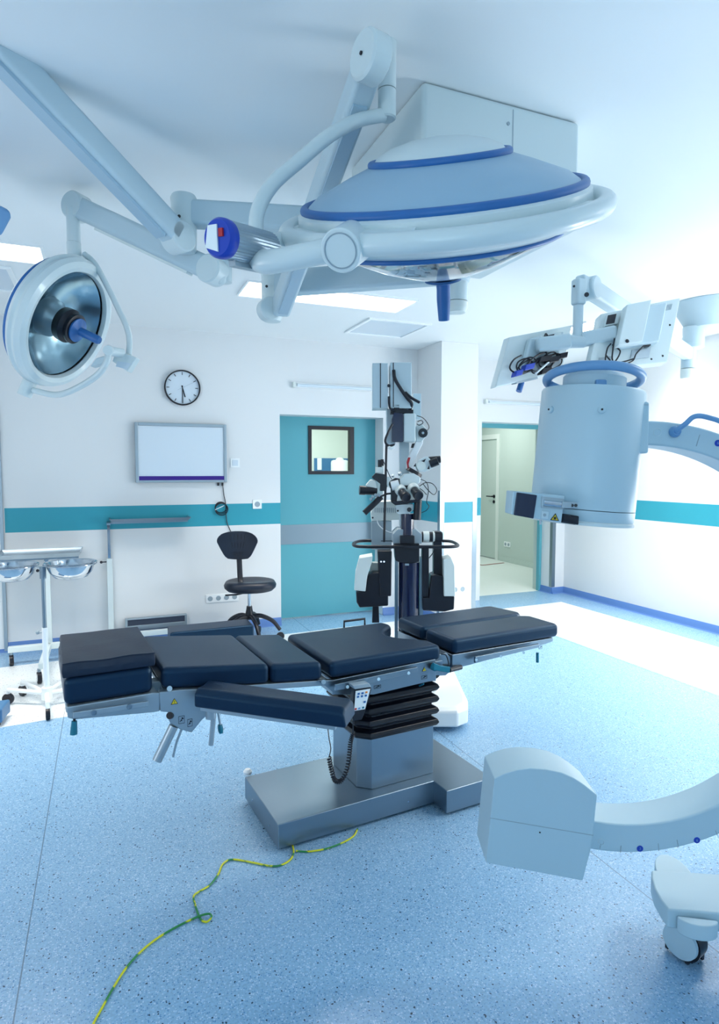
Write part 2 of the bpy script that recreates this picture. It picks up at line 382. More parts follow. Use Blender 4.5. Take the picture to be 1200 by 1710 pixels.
o = b.build('floor_tape', 'tape'); o['label'] = 'red tape line on the corridor floor beyond the open doorway'; o['category'] = 'tape'

# washroom seen through the door window
YW = 8.6
b = B(); b.box((.6, YW, 0), (3.75, YW+.1, 2.7)); struct(b, 'wall_washroom_back', 'wash')
b = B(); p0, p1 = at_y(524, 765, YW), at_y(600, 761, YW); b.box((p0.x, YW-.01, .3), (3.68, YW, p0.z)); struct(b, 'trim_5', 'washblue')
b = B(); b.box((.5, YA+.3, 0), (.6, YW, 2.7)); b.box((3.66, YR+.32, 0), (3.76, YW, 2.7)); struct(b, 'wall_washroom_side', 'wash')
b = B(); b.box((.5, YA+.26, 2.45), (3.76, YW+.1, 2.55)); struct(b, 'ceiling_washroom', 'ceil')
b = B(); b.box((.5, YT+.001, -.08), (3.7, YW+.1, -.001)); struct(b, 'floor_washroom', 'corfloor')
yt = YW-.35; p = at_y(567, 790, yt); q = at_y(553, 768, yt); r_ = (p.x-q.x)*1.0
b = B(); b.lathe([(r_*.96, 0), (r_, .02), (r_, q.z-.04), (r_*.93, q.z-.012), (r_*.7, q.z)], (p.x, yt, 0), (0, 0, 1))
t = thing('water_tank', 'white rounded tank seen through the window of the teal door', 'tank', (p.x, yt, 0))
b.build('body', 'cream', t)
b = B(); b.lathe([(r_*.45, q.z), (r_*.45, q.z+.012), (r_*.2, q.z+.035)], (p.x, yt, 0), (0, 0, 1)); b.build('lid', 'cream', t)
p = at_y(532.5, 775, YW); b = B(); b.box((p.x-.033, YW-.025, p.z-.085), (p.x+.033, YW-.01, p.z+.085)); o = b.build('wall_plate', 'paper', bevel=.004)
tag(o, 'pale plate on the blue wall seen through the door window', 'plate')

# ------------------------------------------------------------------ ceiling panels and vents
def lamp_panel(x0, x1, y0, y1, label, group='ceiling light panels'):
    t = thing('ceiling_light', label, 'light', ((x0+x1)/2, (y0+y1)/2, HC), group)
    b = B(); b.box((x0, y0, HC-.006), (x1, y1, HC-.001)); b.build('diffuser', 'panel', t)
    b = B()
    for lo, hi in (((x0-.012, y0-.012), (x1+.012, y0)), ((x0-.012, y1), (x1+.012, y1+.012)), ((x0-.012, y0), (x0, y1)), ((x1, y0), (x1+.012, y1))): b.box((*lo, HC-.012), (*hi, HC))
    b.build('frame', 'white', t); return t
lamp_panel(.905, 2.135, 4.10, 4.45, 'long glowing ceiling light panel above the teal door side of the room')
lamp_panel(-1.53, -.302, 3.93, 4.235, 'glowing ceiling light panel above the small round surgical lamp')
lamp_panel(3.75, 4.98, 4.14, 4.47, 'glowing ceiling light panel behind the boom with the two monitors')
lamp_panel(2.8, 4.0, .83, 1.17, 'glowing ceiling light panel over the near right of the room')
lamp_panel(3.9, 5.1, 2.35, 2.7, 'glowing ceiling light panel by the right wall')
def vent(x0, y0, label):
    t = thing('ceiling_vent', label, 'vent', (x0+.29, y0+.29, HC), 'ceiling air vents')
    b = B()
    for lo, hi in (((0, 0), (.58, .03)), ((0, .55), (.58, .58)), ((0, .03), (.03, .55)), ((.55, .03), (.58, .55))): b.box((x0+lo[0], y0+lo[1], HC-.014), (x0+hi[0], y0+hi[1], HC))
    b.build('frame', 'white', t, bevel=.003)
    b = B(); b.box((x0+.03, y0+.03, HC-.006), (x0+.55, y0+.55, HC)); b.build('plate', 'board', t)
vent(2.02, 4.70, 'square white air vent in the ceiling near the teal door')
vent(-1.08, 4.39, 'square air vent in the ceiling at the left edge')

# slim tube lights over the doors
def tube_light(p0, p1, y, label):
    t = thing('wall_lamp', label, 'light', (p0.x, y, p0.z), 'slim tube lights over the doors')
    b = B(); z = p0.z; b.box((p0.x, y-.035, z-.022), (p1.x, y, z+.022)); b.build('housing', 'white', t, bevel=.006)
    for x in (p0.x-.03, p1.x):
        b = B(); b.box((x, y-.045, z-.026), (x+.03, y, z+.026)); b.build('end_cap', 'cream', t, bevel=.006)
    b = B(); b.cyl((p0.x+.01, y-.045, z-.004), (p1.x-.01, y-.045, z-.004), .014); b.build('tube', 'board', t)
p0 = at_y(492, 643, YA); p1 = at_y(662, 654, YA); tube_light(p0, p1, YA, 'slim white tube light over the teal door')
p0 = at_y(811, 671, YR); p1 = at_y(935, 684, YR); tube_light(p0, p1, YR, 'slim white tube light over the open doorway')

# ------------------------------------------------------------------ things on the back wall
def on_wall(x, y): return at_y(x, y, YA)
# clock
c = on_wall(304, 648); R = (on_wall(334, 650).x-on_wall(274, 647).x)/2
t = thing('wall_clock', 'round white wall clock with black rim reading half past five', 'clock', (c.x, YA, c.z))
b = B(); b.lathe([(R*.93, .004), (R*.93, .036), (R*.97, .042), (R, .036), (R, .0)], (c.x, YA, c.z), (0, -1, 0), 64); b.build('rim', 'black', t)
b = B(); b.lathe([(R*.94, .0), (R*.94, .020)], (c.x, YA, c.z), (0, -1, 0), 64); b.build('dial', 'board', t)
for k in range(12):
    b = B(); a = k*math.pi/6; d = V((math.sin(a), 0, math.cos(a))); b.bar(V((c.x, YA-.021, c.z))+d*R*.72, V((c.x, YA-.021, c.z))+d*R*.88, .006, .002, up=(0, 1, 0)); b.build('hour_mark', 'black', t)
def hand(name, ang, l0, l1, w, m, yy):
    d = V((math.sin(ang), 0, math.cos(ang))); o = V((c.x, YA-yy, c.z)); bb = B(); bb.bar(o-d*l0, o+d*l1, w, .002, up=(0, 1, 0)); bb.build(name, m, t)
hand('hour_hand', rad(165), .02, R*.55, .009, 'black', .024); hand('minute_hand', rad(180), .02, R*.88, .007, 'black', .026); hand('second_hand', rad(62), R*.3, R*.75, .002, 'grey', .028)
# film viewer
tl, tr, bl, br_ = on_wall(224, 704), on_wall(377, 711), on_wall(226, 806), on_wall(377, 805)
x0, x1, z0, z1 = (tl.x+bl.x)/2, (tr.x+br_.x)/2, (bl.z+br_.z)/2, (tl.z+tr.z)/2
t = thing('film_viewer', 'silver framed white film viewer board with purple strip along its bottom', 'board', ((x0+x1)/2, YA, z0))
b = B(); b.box((x0+.02, YA-.045, z0+.02), (x1-.02, YA, z1-.02)); b.build('screen', 'board', t)
b = B()
for lo, hi in (((x0, z0), (x0+.028, z1)), ((x1-.028, z0), (x1, z1)), ((x0+.028, z0), (x1-.028, z0+.022)), ((x0+.028, z1-.028), (x1-.028, z1))): b.box((lo[0], YA-.055, lo[1]), (hi[0], YA, hi[1]))
b.build('frame', 'alu', t, bevel=.005)
zs = on_wall(300, 795).z; b = B(); b.box((x0+.03, YA-.052, zs-.0), (x1-.03, YA-.04, zs)) if False else b.box((x0+.028, YA-.052, on_wall(300, 804).z), (x1-.028, YA-.04, zs)); b.build('purple_strip', 'purple', t)
b = B(); cp = lambda x, y, w=.012: on_wall(x, y)+V((0, -w, 0))
b.tube([cp(371, 806), cp(373, 825), cp(376, 840), cp(377, 860), cp(379, 874), cp(385, 888), cp(392, 905, .02), cp(398, 930, .02)], .004, seg=8)
for k in range(3):
    ce = cp(368+k*.6, 847+k*1.6, .016+k*.004); rr_ = .052+.003*k
    b.tube([ce+V((math.cos(a)*rr_, 0, math.sin(a)*rr_*.95)) for a in [i*math.pi/8 for i in range(16)]], .0038, seg=8, n=2, closed=True)
b.build('power_cable', 'black', t)
b = B(); b.bar(cp(358, 851, .03), cp(373, 844, .03), .005, .005); b.build('cable_tie', 'white', t)
b = B()
for x in (364, 371): b.cyl(cp(x, 806), cp(x, 811), .009)
b.build('plug', 'black', t)
# sockets
def plate(px, py, size, n, y, label, kind='wall_socket', cat='socket', group=None, face='socket', plane='y'):
    c = at_y(px, py, y) if plane == 'y' else at_x(px, py, y)
    t = thing(kind, label, cat, c, group)
    if plane == 'y': e, nrm = V((1, 0, 0)), V((0, -1, 0))
    else: e, nrm = V((0, 1, 0)), V((-1, 0, 0))
    up = V((0, 0, 1)); w = size*n
    def bx(b, cc, a, h, d0, d1):
        pts = [cc+e*sa*a/2+up*sh*h/2+nrm*dd for dd in (d0, d1) for sa, sh in ((-1, -1), (1, -1), (1, 1), (-1, 1))]
        b.hexa(pts)
    b = B(); bx(b, c, w, size, 0, .010); b.build('frame', 'white', t, bevel=.002)
    for k in range(n):
        cc = c+e*((k-(n-1)/2)*size)
        if face == 'socket':
            b = B(); b.lathe([(size*.30, .0101), (size*.30, .0125), (size*.26, .0125), (size*.25, .004)], cc, nrm, 24); b.build('insert', 'grey', t)
        else:
            b = B(); bx(b, cc, size*.62, size*.62, .0101, .014); b.build('rocker', 'board', t, bevel=.001)
    return t
plate(392, 773, .085, 1, YA, 'single white switch plate beside the film viewer', 'wall_switch', 'switch', face='rocker')
plate(429, 842, .085, 1, YA, 'single white socket on the teal wall stripe beside the teal door')
plate(371, 998, .075, 4, YA, 'four gang white socket strip low on the wall behind the black chair')
plate(765, 984, .085, 2, YB, 'double white socket low on the pier by the open doorway')
plate(847, 909, .085, 2, CX1, 'double white socket low on the corridor wall', plane='x')
# low grille
a0, a1 = on_wall(209, 1047), on_wall(311, 1027)
t = thing('floor_vent', 'low grey air grille on the wall above the blue baseboard', 'vent', (a0.x, YA, a0.z))
x0, x1 = a0.x, a1.x; z0, z1 = on_wall(260, 1047).z, on_wall(260, 1028).z
b = B()
for lo, hi in (((x0+.02, z0), (x1-.02, z0+.04)), ((x0+.02, z1-.012), (x1-.02, z1)), ((x0, z0), (x0+.02, z1)), ((x1-.02, z0), (x1, z1))): b.box((lo[0], YA-.05, lo[1]), (hi[0], YA, hi[1]))
b.build('frame', 'alu', t, bevel=.003)
b = B(); b.box((x0+.015, YA-.042, z0+.035), (x1-.015, YA-.004, z1-.008)); b.build('mesh_panel', 'mesh', t)

# ------------------------------------------------------------------ ceiling suspension
def knuckle(bld, c, axis, r, w, seg=36):
    a = V(axis).normalized(); c = V(c); bld.lathe([(r*.9, -w/2), (r, -w/2+.006), (r, w/2-.006), (r*.9, w/2)], c, a, seg)
x0, x1, y0, y1 = .966, 1.60, 1.82, 2.445
t = thing('ceiling_mount', 'white ceiling box and central pole holding the surgical lamp arms', 'mount', ((x0+x1)/2, (y0+y1)/2, HC))
b = B(); b.box((x0, y0, 2.36), (x1, y1, HC-.001)); b.build('cover', 'enamel', t, bevel=.018, segs=4)
b = B(); sx = x0+.345; b.box((sx-.0015, y0-.001, 2.38), (sx+.0015, y0+.002, HC-.02)); b.cyl((sx-.02, y0+.002, HC-.07), (sx-.02, y0-.003, HC-.07), .006); b.build('seam', 'grey', t)
SP = at_d(762, 490, 2.62); spx, spy = SP.x, SP.y
zb = at_d(762, 522, 2.62).z; zc = at_d(762, 505, 2.62).z
b = B(); b.cyl((spx, spy, zc+.003), (spx, spy, 2.37), .047, seg=40); b.build('pole', 'enamel', t)
b = B(); b.lathe([(.047, zc), (.047, zb+.02), (.038, zb), (.02, zb-.002)], (spx, spy, 0), (0, 0, 1), 40); b.build('end_cap', 'cream', t)
# upper horizontal arm
A1 = at_d(307, 357, 2.45); za = A1.z
def horizontal_arm(b, p, q, h0, h1, w):
    d = (V(q)-V(p)).normalized(); b.bar(p, q, w, h0, w1=w, h1=h1)
t1 = thing('lamp_arm', 'upper horizontal white arm with a spring arm rising to the upper left', 'arm', A1, 'ceiling arms of the surgical lamps')
b = B(); horizontal_arm(b, A1, V((spx, spy, za)), .098, .098, .075); b.lathe([(.055, za-.06), (.055, za+.06)], (spx, spy, 0), (0, 0, 1), 36); b.build('extension', 'enamel2', t1, bevel=.016, segs=3)
ztop, zbot = at_d(307, 328, 2.45).z, at_d(307, 420, 2.45).z
b = B(); b.lathe([(.040, zbot), (.048, zbot+.012), (.050, ztop-.04), (.052, ztop-.012), (.046, ztop)], (A1.x, A1.y, 0), (0, 0, 1), 32); b.build('hinge_tube', 'enamel', t1)
K1 = at_d(297, 397, 2.40); E1 = at_d(-70, 8, 1.75)
dirn = (E1-K1).normalized()
side = dirn.cross(V((0, 0, 1))).normalized()
b = B(); knuckle(b, K1, side, .058, .085); b.build('knuckle', 'enamel', t1)
b = B(); b.bar(K1, E1, .085, .095, w1=.085, h1=.095); b.build('spring_arm', 'enamel2', t1, bevel=.018, segs=3)
b = B(); up = side.cross(dirn); b.bar(K1+dirn*.06-up*.052, E1-up*.052, .05, .014); b.build('cover_strip', 'slate', t1)
b = B(); q = at_d(299, 361, 2.39); b.cyl(q, q+(CAM-q).normalized()*.02, .006); b.build('bolt', 'black', t1)
# device at the far left edge, carried by that arm
P1 = facing(0, 370, 2.3)
b = B(); b.prism([P1.p(-60, 335), P1.p(2, 344), P1.p(17, 352), P1.p(18, 364), P1.p(2, 394), P1.p(-60, 400)], ray(2, 370)*.25)
t = thing('monitor_housing', 'blue grey equipment housing cut off by the left edge under the ceiling', 'housing', P1.p(-20, 370))
b.build('shell', 'sky', t, bevel=.012, segs=3)
b = B(); b.tube([P1.p(-50, 340, -.1), P1.p(-80, 250, -.1), at_d(-90, 120, 1.9), E1], .03); b.build('hanger', 'enamel', t)

# lower horizontal arm + spring arm for the main lamp
A2 = at_d(454, 475, 2.85); z2 = A2.z
t2 = thing('lamp_arm', 'lower horizontal white arm with the spring arm that carries the large lamp', 'arm', A2, 'ceiling arms of the surgical lamps')
b = B(); horizontal_arm(b, A2, V((spx, spy, z2-.01)), .108, .108, .08); b.lathe([(.056, z2-.065), (.056, z2+.055)], (spx, spy, 0), (0, 0, 1), 36); b.build('extension', 'enamel2', t2, bevel=.016, segs=3)
zt, zb2 = at_d(454, 440, 2.85).z, at_d(454, 536, 2.85).z
b = B(); b.lathe([(.038, zb2), (.046, zb2+.02), (.05, zt-.02), (.044, zt)], (A2.x, A2.y, 0), (0, 0, 1), 32); b.build('hinge_tube', 'enamel', t2)
K2 = at_d(468, 516, 2.80); E2 = at_d(622, 90, 1.66); dirn = (E2-K2).normalized(); side = dirn.cross(V((0, 0, 1))).normalized(); up = side.cross(dirn)
b = B(); knuckle(b, at_d(449, 517, 2.79), _f*-1+_r*.5, .052, .06); b.build('knuckle', 'enamel', t2)
b = B(); b.bar(K2, E2, .078, .09, w1=.070, h1=.085); b.build('spring_arm', 'enamel2', t2, bevel=.016, segs=3)
b = B(); b.bar(K2+dirn*.04-up*.047, E2-dirn*.12-up*.047, .042, .010); b.build('cover_strip', 'slate', t2)
kw = (-_f*.62+_r*-.9).normalized()
b = B(); kc = at_d(619, 96, 1.64); knuckle(b, kc, kw, .062, .06); b.build('knuckle', 'enamel', t2)
b = B(); q = at_d(445, 478, 2.79); b.cyl(q, q+(CAM-q).normalized()*.02, .006); q = kc+kw*.031; b.cyl(q, q+kw*.003, .005); b.build('bolt', 'black', t2)

# ------------------------------------------------------------------ main surgical lamp
DL = 1.72
LC = at_d(735, 325, DL); vd = (LC-CAM).normalized()
e1 = (RX*math.cos(rad(6.0)) - DY*math.sin(rad(6.0))); e1 = (e1-vd*e1.dot(vd)).normalized()
upi = e1.cross(vd).normalized()
if upi.z < 0: upi = -upi
ta = rad(5.5); n_ = (upi*math.cos(ta) - vd*math.sin(ta)).normalized()      # dome axis
e2 = (-vd*math.cos(ta) - upi*math.sin(ta)).normalized()                    # towards the viewer in the disc plane
k = DL/F
def LP(r, ang, h): return LC + n_*h + e1*(r*math.cos(ang)) + e2*(r*math.sin(ang))
t = thing('surgical_lamp', 'large white domed surgical lamp with blue rings over the operating table', 'lamp', LC)
rB, rT, hT = 227*k, 108*k, .089
b = B(); b.lathe([(rB+.0, 0), (rB*.9, .028), (rT+.07, hT*.72), (rT+.0, hT)], LC, n_, 96, cap=False); b.build('dome', 'dome', t)
b = B(); b.lathe([(rT, hT), (rT*.93, hT+.017), (rT*.72, hT+.034), (rT*.4, hT+.047), (.002, hT+.052)], LC, n_, 72); b.build('cap', 'enamel', t)
def ring_(r, h, rr, sx=1.0): return [LC+n_*h+e1*(r*math.cos(a))+e2*(r*math.sin(a)) for a in [2*math.pi*i/96 for i in range(96)]]
b = B(); b.tube(ring_(rT+.004, hT, 0), .011, n=1, closed=True); b.build('blue_ring', 'blue', t)
b = B(); b.tube(ring_(rB+.002, 0, 0), .013, n=1, closed=True); b.build('blue_ring', 'blue', t)
b = B(); b.lathe([(rB+.004, .002), (rB+.022, -.012), (rB+.026, -.040), (rB+.012, -.070), (rB-.015, -.094), (rB-.045, -.108), (rB-.070, -.111)], LC, n_, 96, cap=False); b.build('shell', 'enamel', t)
b = B(); b.tube(ring_(rB-.045, -.111, 0), .007, n=1, closed=True); b.build('blue_ring', 'blue', t)
b = B(); b.tube(ring_(262*k, -.050, 0), .026, n=1, closed=True, seg=18); b.build('handle_ring', 'enamel', t)
for a in (35, 150, 215, 265, 325, 95):
    if a == 95: continue
    b = B(); aa = rad(a); b.loft([[LP(rr_, aa+da, hh) for (da, hh) in ((-.16, -.03), (.16, -.03), (.16, -.08), (-.16, -.08))] for rr_ in (rB+.012, 262*k)]); b.build('spoke', 'enamel', t, bevel=.008)
# wide front spoke between the openings
for a0_, a1_ in ((118, 62),):
    b = B(); rings = []
    for i in range(9):
        aa = rad(118-(118-98)*i/8); rings.append([LP(rr_, aa, hh) for (rr_, hh) in ((rB+.008, -.02), (262*k, -.026), (262*k, -.07), (rB+.0, -.085))])
    b.loft(rings); b.build('spoke', 'enamel', t)
b = B(); b.lathe([(rB-.05, -.113), (rB-.09, -.134), (.20, -.175), (.10, -.210), (.045, -.222)], LC, n_, 72); b.build('lens', 'lens', t)
b = B(); b.lathe([(rB-.07, -.105), (rB-.14, -.06), (.1, -.02), (.03, -.02)], LC, n_, 72, cap=False); b.build('reflector', 'mirror', t)
hd = V((0, 0, -1)); hb = LC-n_*.224
b = B(); b.lathe([(.052, 0), (.054, .006), (.03, .014), (.02, .016)], hb, -n_, 40); b.lathe([(.021, -.06), (.021, .016), (.020, .03), (.0205, .06), (.018, .10), (.0165, .121), (.0, .123)], hb, (hd*.3-n_), 32); b.build('handle', 'blue', t)
# yoke: pivot block, fork tubes, curved hanger
jd = (LP(262*k, rad(132), -.045)-CAM).dot(_f2)
J0 = at_d(588, 406, jd-.02); J1 = at_d(568, 419, jd-.085)
b = B(); b.cyl(J0+(J0-J1)*.35, J1, .050, seg=40); b.build('pivot', 'enamel', t, bevel=.004)
jn = (J1-J0).normalized()
b = B(); b.lathe([(.040, 0), (.040, .002), (.038, .0022), (.037, 0)], J1+jn*.0005, jn, 40, cap=False); b.build('pivot_cover', 'grey', t)
EL = at_d(432, 432, jd+.02)
b = B(); b.tube([J0+(J1-J0)*.45, at_d(520, 424, jd-.03), at_d(460, 436, jd-.0), at_d(436, 436, jd+.02), at_d(428, 420, jd+.06), at_d(448, 412, jd+.12), at_d(480, 402, jd+.2), at_d(508, 392, jd+.25)], .029, seg=18, n=6); b.build('fork', 'enamel', t)
b = B(); b.tube([at_d(430, 424, jd+.05), at_d(427, 390, jd+.06), at_d(431, 350, jd+.08), at_d(455, 308, jd+.12), at_d(500, 268, jd+.17), at_d(552, 225, jd+.22), at_d(598, 201, jd+.26), at_d(640, 192, jd+.29)], .019, seg=18, n=8); b.build('hanger', 'enamel', t)
kd = jd+.29
top, mid, bot = at_d(644, 62, kd), at_d(646, 152, kd), at_d(646, 198, kd)
top = V((mid.x, mid.y, top.z)); bot = V((mid.x, mid.y, bot.z))
b = B(); b.lathe([(.022, 0), (.0265, .004), (.0265, (mid-bot).length-.001)], bot, (0, 0, 1), 32); b.build('swivel', 'enamel', t)
b = B(); L_ = (top-mid).length; b.lathe([(.0265, .002), (.0265, L_*.55), (.027, L_*.9), (.020, L_+.004), (.0, L_+.008)], mid, (0, 0, 1), 32); b.build('swivel_tube', 'enamel', t)
# ribbed camera block
c0 = at_d(446, 418, jd+.08); c1 = at_d(376, 400, jd-.05); ax = (c1-c0).normalized()
ex = ax.orthogonal().normalized(); ey = ax.cross(ex); Lc = (c1-c0).length
b = B(); b.loft([[c0+ax*h+(ex*math.cos(a)+ey*math.sin(a))*(.043+(.0018 if i % 2 else 0)) for i, a in enumerate([2*math.pi*j/72 for j in range(72)])] for h in (0, Lc)]); b.build('camera_body', 'alu', t, ang=10)
b = B(); b.lathe([(.045, 0), (.046, .01), (.045, .022), (.040, .028)], c1, ax, 36); b.build('camera_cap', 'royal', t)
fx = RX-ax*RX.dot(ax); fx.normalize(); fy = ax.cross(fx); fy = fy if fy.z > 0 else -fy; cc = c1+ax*.0285
b = B(); b.hexa([cc+fx*sx_+fy*sy_+ax*hh for hh in (0, .004) for sx_, sy_ in ((-.034, -.020), (.004, -.032), (.004, .028), (-.024, .028))]); b.build('camera_plate', 'paper', t)
b = B(); b.hexa([cc+fx*sx_+fy*sy_+ax*hh for hh in (0, .005) for sx_, sy_ in ((.010, .0), (.022, .0), (.022, .018), (.010, .018))]); b.build('camera_button', 'red', t)
b = B(); b.bar(c0-fy*.05, c1-fy*.05-ax*.02, .02, .014); b.build('camera_rail', 'alu', t)

# ------------------------------------------------------------------ small surgical lamp
DS = 2.72
SC_ = at_d(112, 543, DS); vd = (SC_-CAM).normalized(); rr1 = (RX-vd*RX.dot(vd)).normalized(); dd1 = vd.cross(rr1); dd1 = dd1 if dd1.z < 0 else -dd1
ns = (-vd*.57 + (rr1*.88 + dd1*.47).normalized()*.82).normalized()
k = DS/F
t = thing('surgical_lamp', 'small round white surgical lamp with open glass face and blue handle', 'lamp', SC_)
R0 = 92*k
b = B(); b.lathe([(.05, -.165), (R0*.55, -.155), (R0*.92, -.125), (R0*1.10, -.085)], SC_, ns, 72, cap=False); b.lathe([(.0505, -.1651), (.001, -.166)], SC_, ns, 72, cap=False); b.build('back_shell', 'enamel', t)
b = B(); b.lathe([(R0*1.105, -.085), (R0*1.115, -.079), (R0*1.105, -.073)], SC_, ns, 72, cap=False); b.build('blue_ring', 'blue', t)
b = B(); b.lathe([(R0*1.10, -.074), (R0*1.20, -.052), (R0*1.22, -.038), (R0*1.19, -.026), (R0*1.21, -.010), (R0*1.17, .012), (R0*1.08, .022), (R0*1.0, .016), (R0*.97, .0), (R0*.97, -.03)], SC_, ns, 72, cap=False); b.build('rim', 'enamel', t)
b = B(); b.lathe([(R0*.975, -.012), (R0*.85, -.05), (R0*.6, -.085), (R0*.3, -.11), (.02, -.12)], SC_, ns, 72, cap=False); b.build('reflector', 'mirror', t)
b = B(); b.lathe([(R0*.97, -.006), (R0*.5, .0), (.06, .002), (.06, .006), (R0*.5, .004), (R0*.97, -.002), (R0*.97, -.006)], SC_, ns, 72, cap=False); b.build('glass', 'glass', t)
b = B(); b.lathe([(.088, -.112), (.082, -.07), (.074, -.06), (.06, -.03)], SC_, ns, 40); b.build('bulb_housing', 'alu', t)
b = B(); b.lathe([(.060, -.03), (.074, -.02), (.076, .012), (.062, .028), (.066, .034), (.066, .046), (.05, .05)], SC_, ns, 40); b.build('hub', 'black', t)
b = B(); b.lathe([(.052, .051), (.053, .058), (.03, .064), (.019, .07), (.019, .16), (.015, .168), (.0, .17)], SC_, ns, 36); b.build('handle', 'blue', t)
S = lambda x, y, d=DS: at_d(x, y, d)
b = B(); b.tube([S(140, 424), S(158, 440), S(180, 480), S(197, 515), S(211, 545), S(216, 568), S(215, 592)], .0125, seg=14); b.build('yoke', 'enamel', t)
b = B(); b.tube([S(181, 588, DS-.12), S(178, 605, DS-.12), S(164, 625, DS-.1), S(138, 643, DS-.06), S(110, 656, DS-.03), S(88, 659, DS), S(56, 652, DS+.02)], .0135, seg=14); b.build('yoke', 'enamel', t)
b = B(); b.cyl(S(52, 632, DS+.02), S(40, 661, DS+.02), .030); b.build('pivot', 'enamel', t, bevel=.004)
b = B(); b.cyl(S(180, 585, DS-.14), S(182, 584, DS-.10), .020); b.cyl(S(182, 586, DS-.1), S(204, 590, DS-.04), .02); b.build('pivot', 'enamel', t)
PB = facing(200, 598, DS-.05)
b = B(); b.prism([PB.p(187, 603), PB.p(194, 584), PB.p(228, 597), PB.p(213, 621)], -PB.w*.05); b.build('control_box', 'enamel', t, bevel=.005)
b = B(); b.prism([PB.p(196, 603, .001), PB.p(219, 607, .001), PB.p(212, 617, .001), PB.p(193, 612, .001)], PB.w*.001); b.build('keypad', 'board', t)
b = B(); b.prism([PB.p(160, 598, .05), PB.p(174, 594, .05), PB.p(176, 606, .05), PB.p(150, 612, .05)], -PB.w*.05); b.build('bracket', 'enamel2', t, bevel=.004)
p0 = S(124, 432); p1 = S(124, 350); p1 = V((p0.x, p0.y, p1.z)); pm = p0.lerp(p1, .32)
b = B(); b.cyl(p0-V((0, 0, .02)), pm-V((0, 0, .002)), .030); b.build('swivel', 'enamel', t); b = B(); b.cyl(pm, p1, .028); b.build('swivel_tube', 'enamel', t)
# its spring arm
HA = at_d(373, 381, 2.52); KR = at_d(355, 452, 2.50); KL = at_d(129, 346, DS)
t3 = thing('lamp_arm', 'white spring arm slanting from the elbow up to the small surgical lamp', 'arm', KR, 'ceiling arms of the surgical lamps')
el = V((HA.x, HA.y, at_d(373, 455, 2.50).z))
ha2 = A1.lerp(V((spx, spy, za)), .155)
b = B(); b.tube([V((el.x, el.y, el.z-.03)), el, V((HA.x, HA.y, za-.07)), V((HA.x, HA.y, za-.045))], .032, n=1, seg=24); b.build('hinge_tube', 'enamel', t3)
dirn = (KL-KR).normalized(); side = dirn.cross(V((0, 0, 1))).normalized(); up = side.cross(dirn)
b = B(); b.bar(KR, KL, .075, .092, h1=.092); b.build('spring_arm', 'enamel2', t3, bevel=.02, segs=3)
b = B(); b.bar(KR+dirn*.1-up*.05, KL-dirn*.15-up*.05, .04, .012); b.build('cover_strip', 'cream', t3)
b = B(); knuckle(b, KR, side, .056, .082); b.build('knuckle', 'enamel', t3)
b = B(); knuckle(b, KL, side, .058, .080); b.build('knuckle', 'enamel', t3)
b = B(); b.bar(KR-dirn*.01, V((HA.x, HA.y, el.z-.01)), .07, .085); b.build('elbow', 'enamel', t3, bevel=.02, segs=3)

# ------------------------------------------------------------------ C-arm
CA = facing(1065, 1067, 1.75); W = CA.w
t = thing('c_arm', 'pale grey x-ray C-arm with drum shaped detector above and box shaped source below', 'x-ray machine', at_z(1160, 1608, 0))
wf, dep = .055, .115
c = CA.p(1065, 1067, wf); ri = (CA.p(1065, 1377, wf)-c).length; ro = (CA.p(1065, 1425, wf)-c).length; ro2 = (CA.p(1065, 703, wf)-c).length
b = B(); rings = []
for i in range(73):
    a = rad(92 - i*(92+106)/72); f = i/72
    d = CA.u*math.cos(a)+CA.v*math.sin(a); r2 = ro2*(1-f)+ro*f
    rings.append([c+d*ri, c+d*r2, c+d*r2-W*dep, c+d*ri-W*dep])
b.loft(rings); b.build('arc', 'carm', t, bevel=.006)
def radial(px, py, l0, l1, nm, m, wd=.002):
    p = CA.p(px, py, wf); d = (p-c).normalized(); bb = B(); q0 = p+d*l0+W*.0005; q1 = p+d*l1+W*.0005
    bb.bar(q0, q1, wd, .0012, up=W); return bb
b = B()
for (px, py, l0, l1) in ((1003, 1407, .004, .018), (1036, 1417, -.008, .012), (1099, 1414, -.01, .012), (1131, 1408, -.01, .012), (1196, 1392, -.01, .014), (1166, 732, -.022, .01)):
    p = CA.p(px, py, wf); d = (p-c).normalized(); b.bar(p+d*l0+W*.0005, p+d*l1+W*.0005, .0016, .0012, up=W)
b.build('scale_marks', 'grey', t)
for px, py, g in ((1068, 1417, '3'), (1163, 1403, '6'), (1198, 740, '6')):
    p = CA.p(px, py, wf); bb = B(); bb.lathe([(.0088, 0), (.0088, .0012)], p, W, 28); dot = bb.build('scale_dot', 'royal', t)
    place_glyph('numeral', g, .011, p+W*.0014, CA.u, CA.v, W, 'sky', dot)
b = B()
for px, py, r in ((1003, 1406, .0095), (1097, 722, .011)):
    p = CA.p(px, py, wf); b.lathe([(r, 0), (r, .0012), (r*.88, .0014), (r*.86, 0)], p, W, 28, cap=False)
b.build('cap_plug', 'enamel2', t)
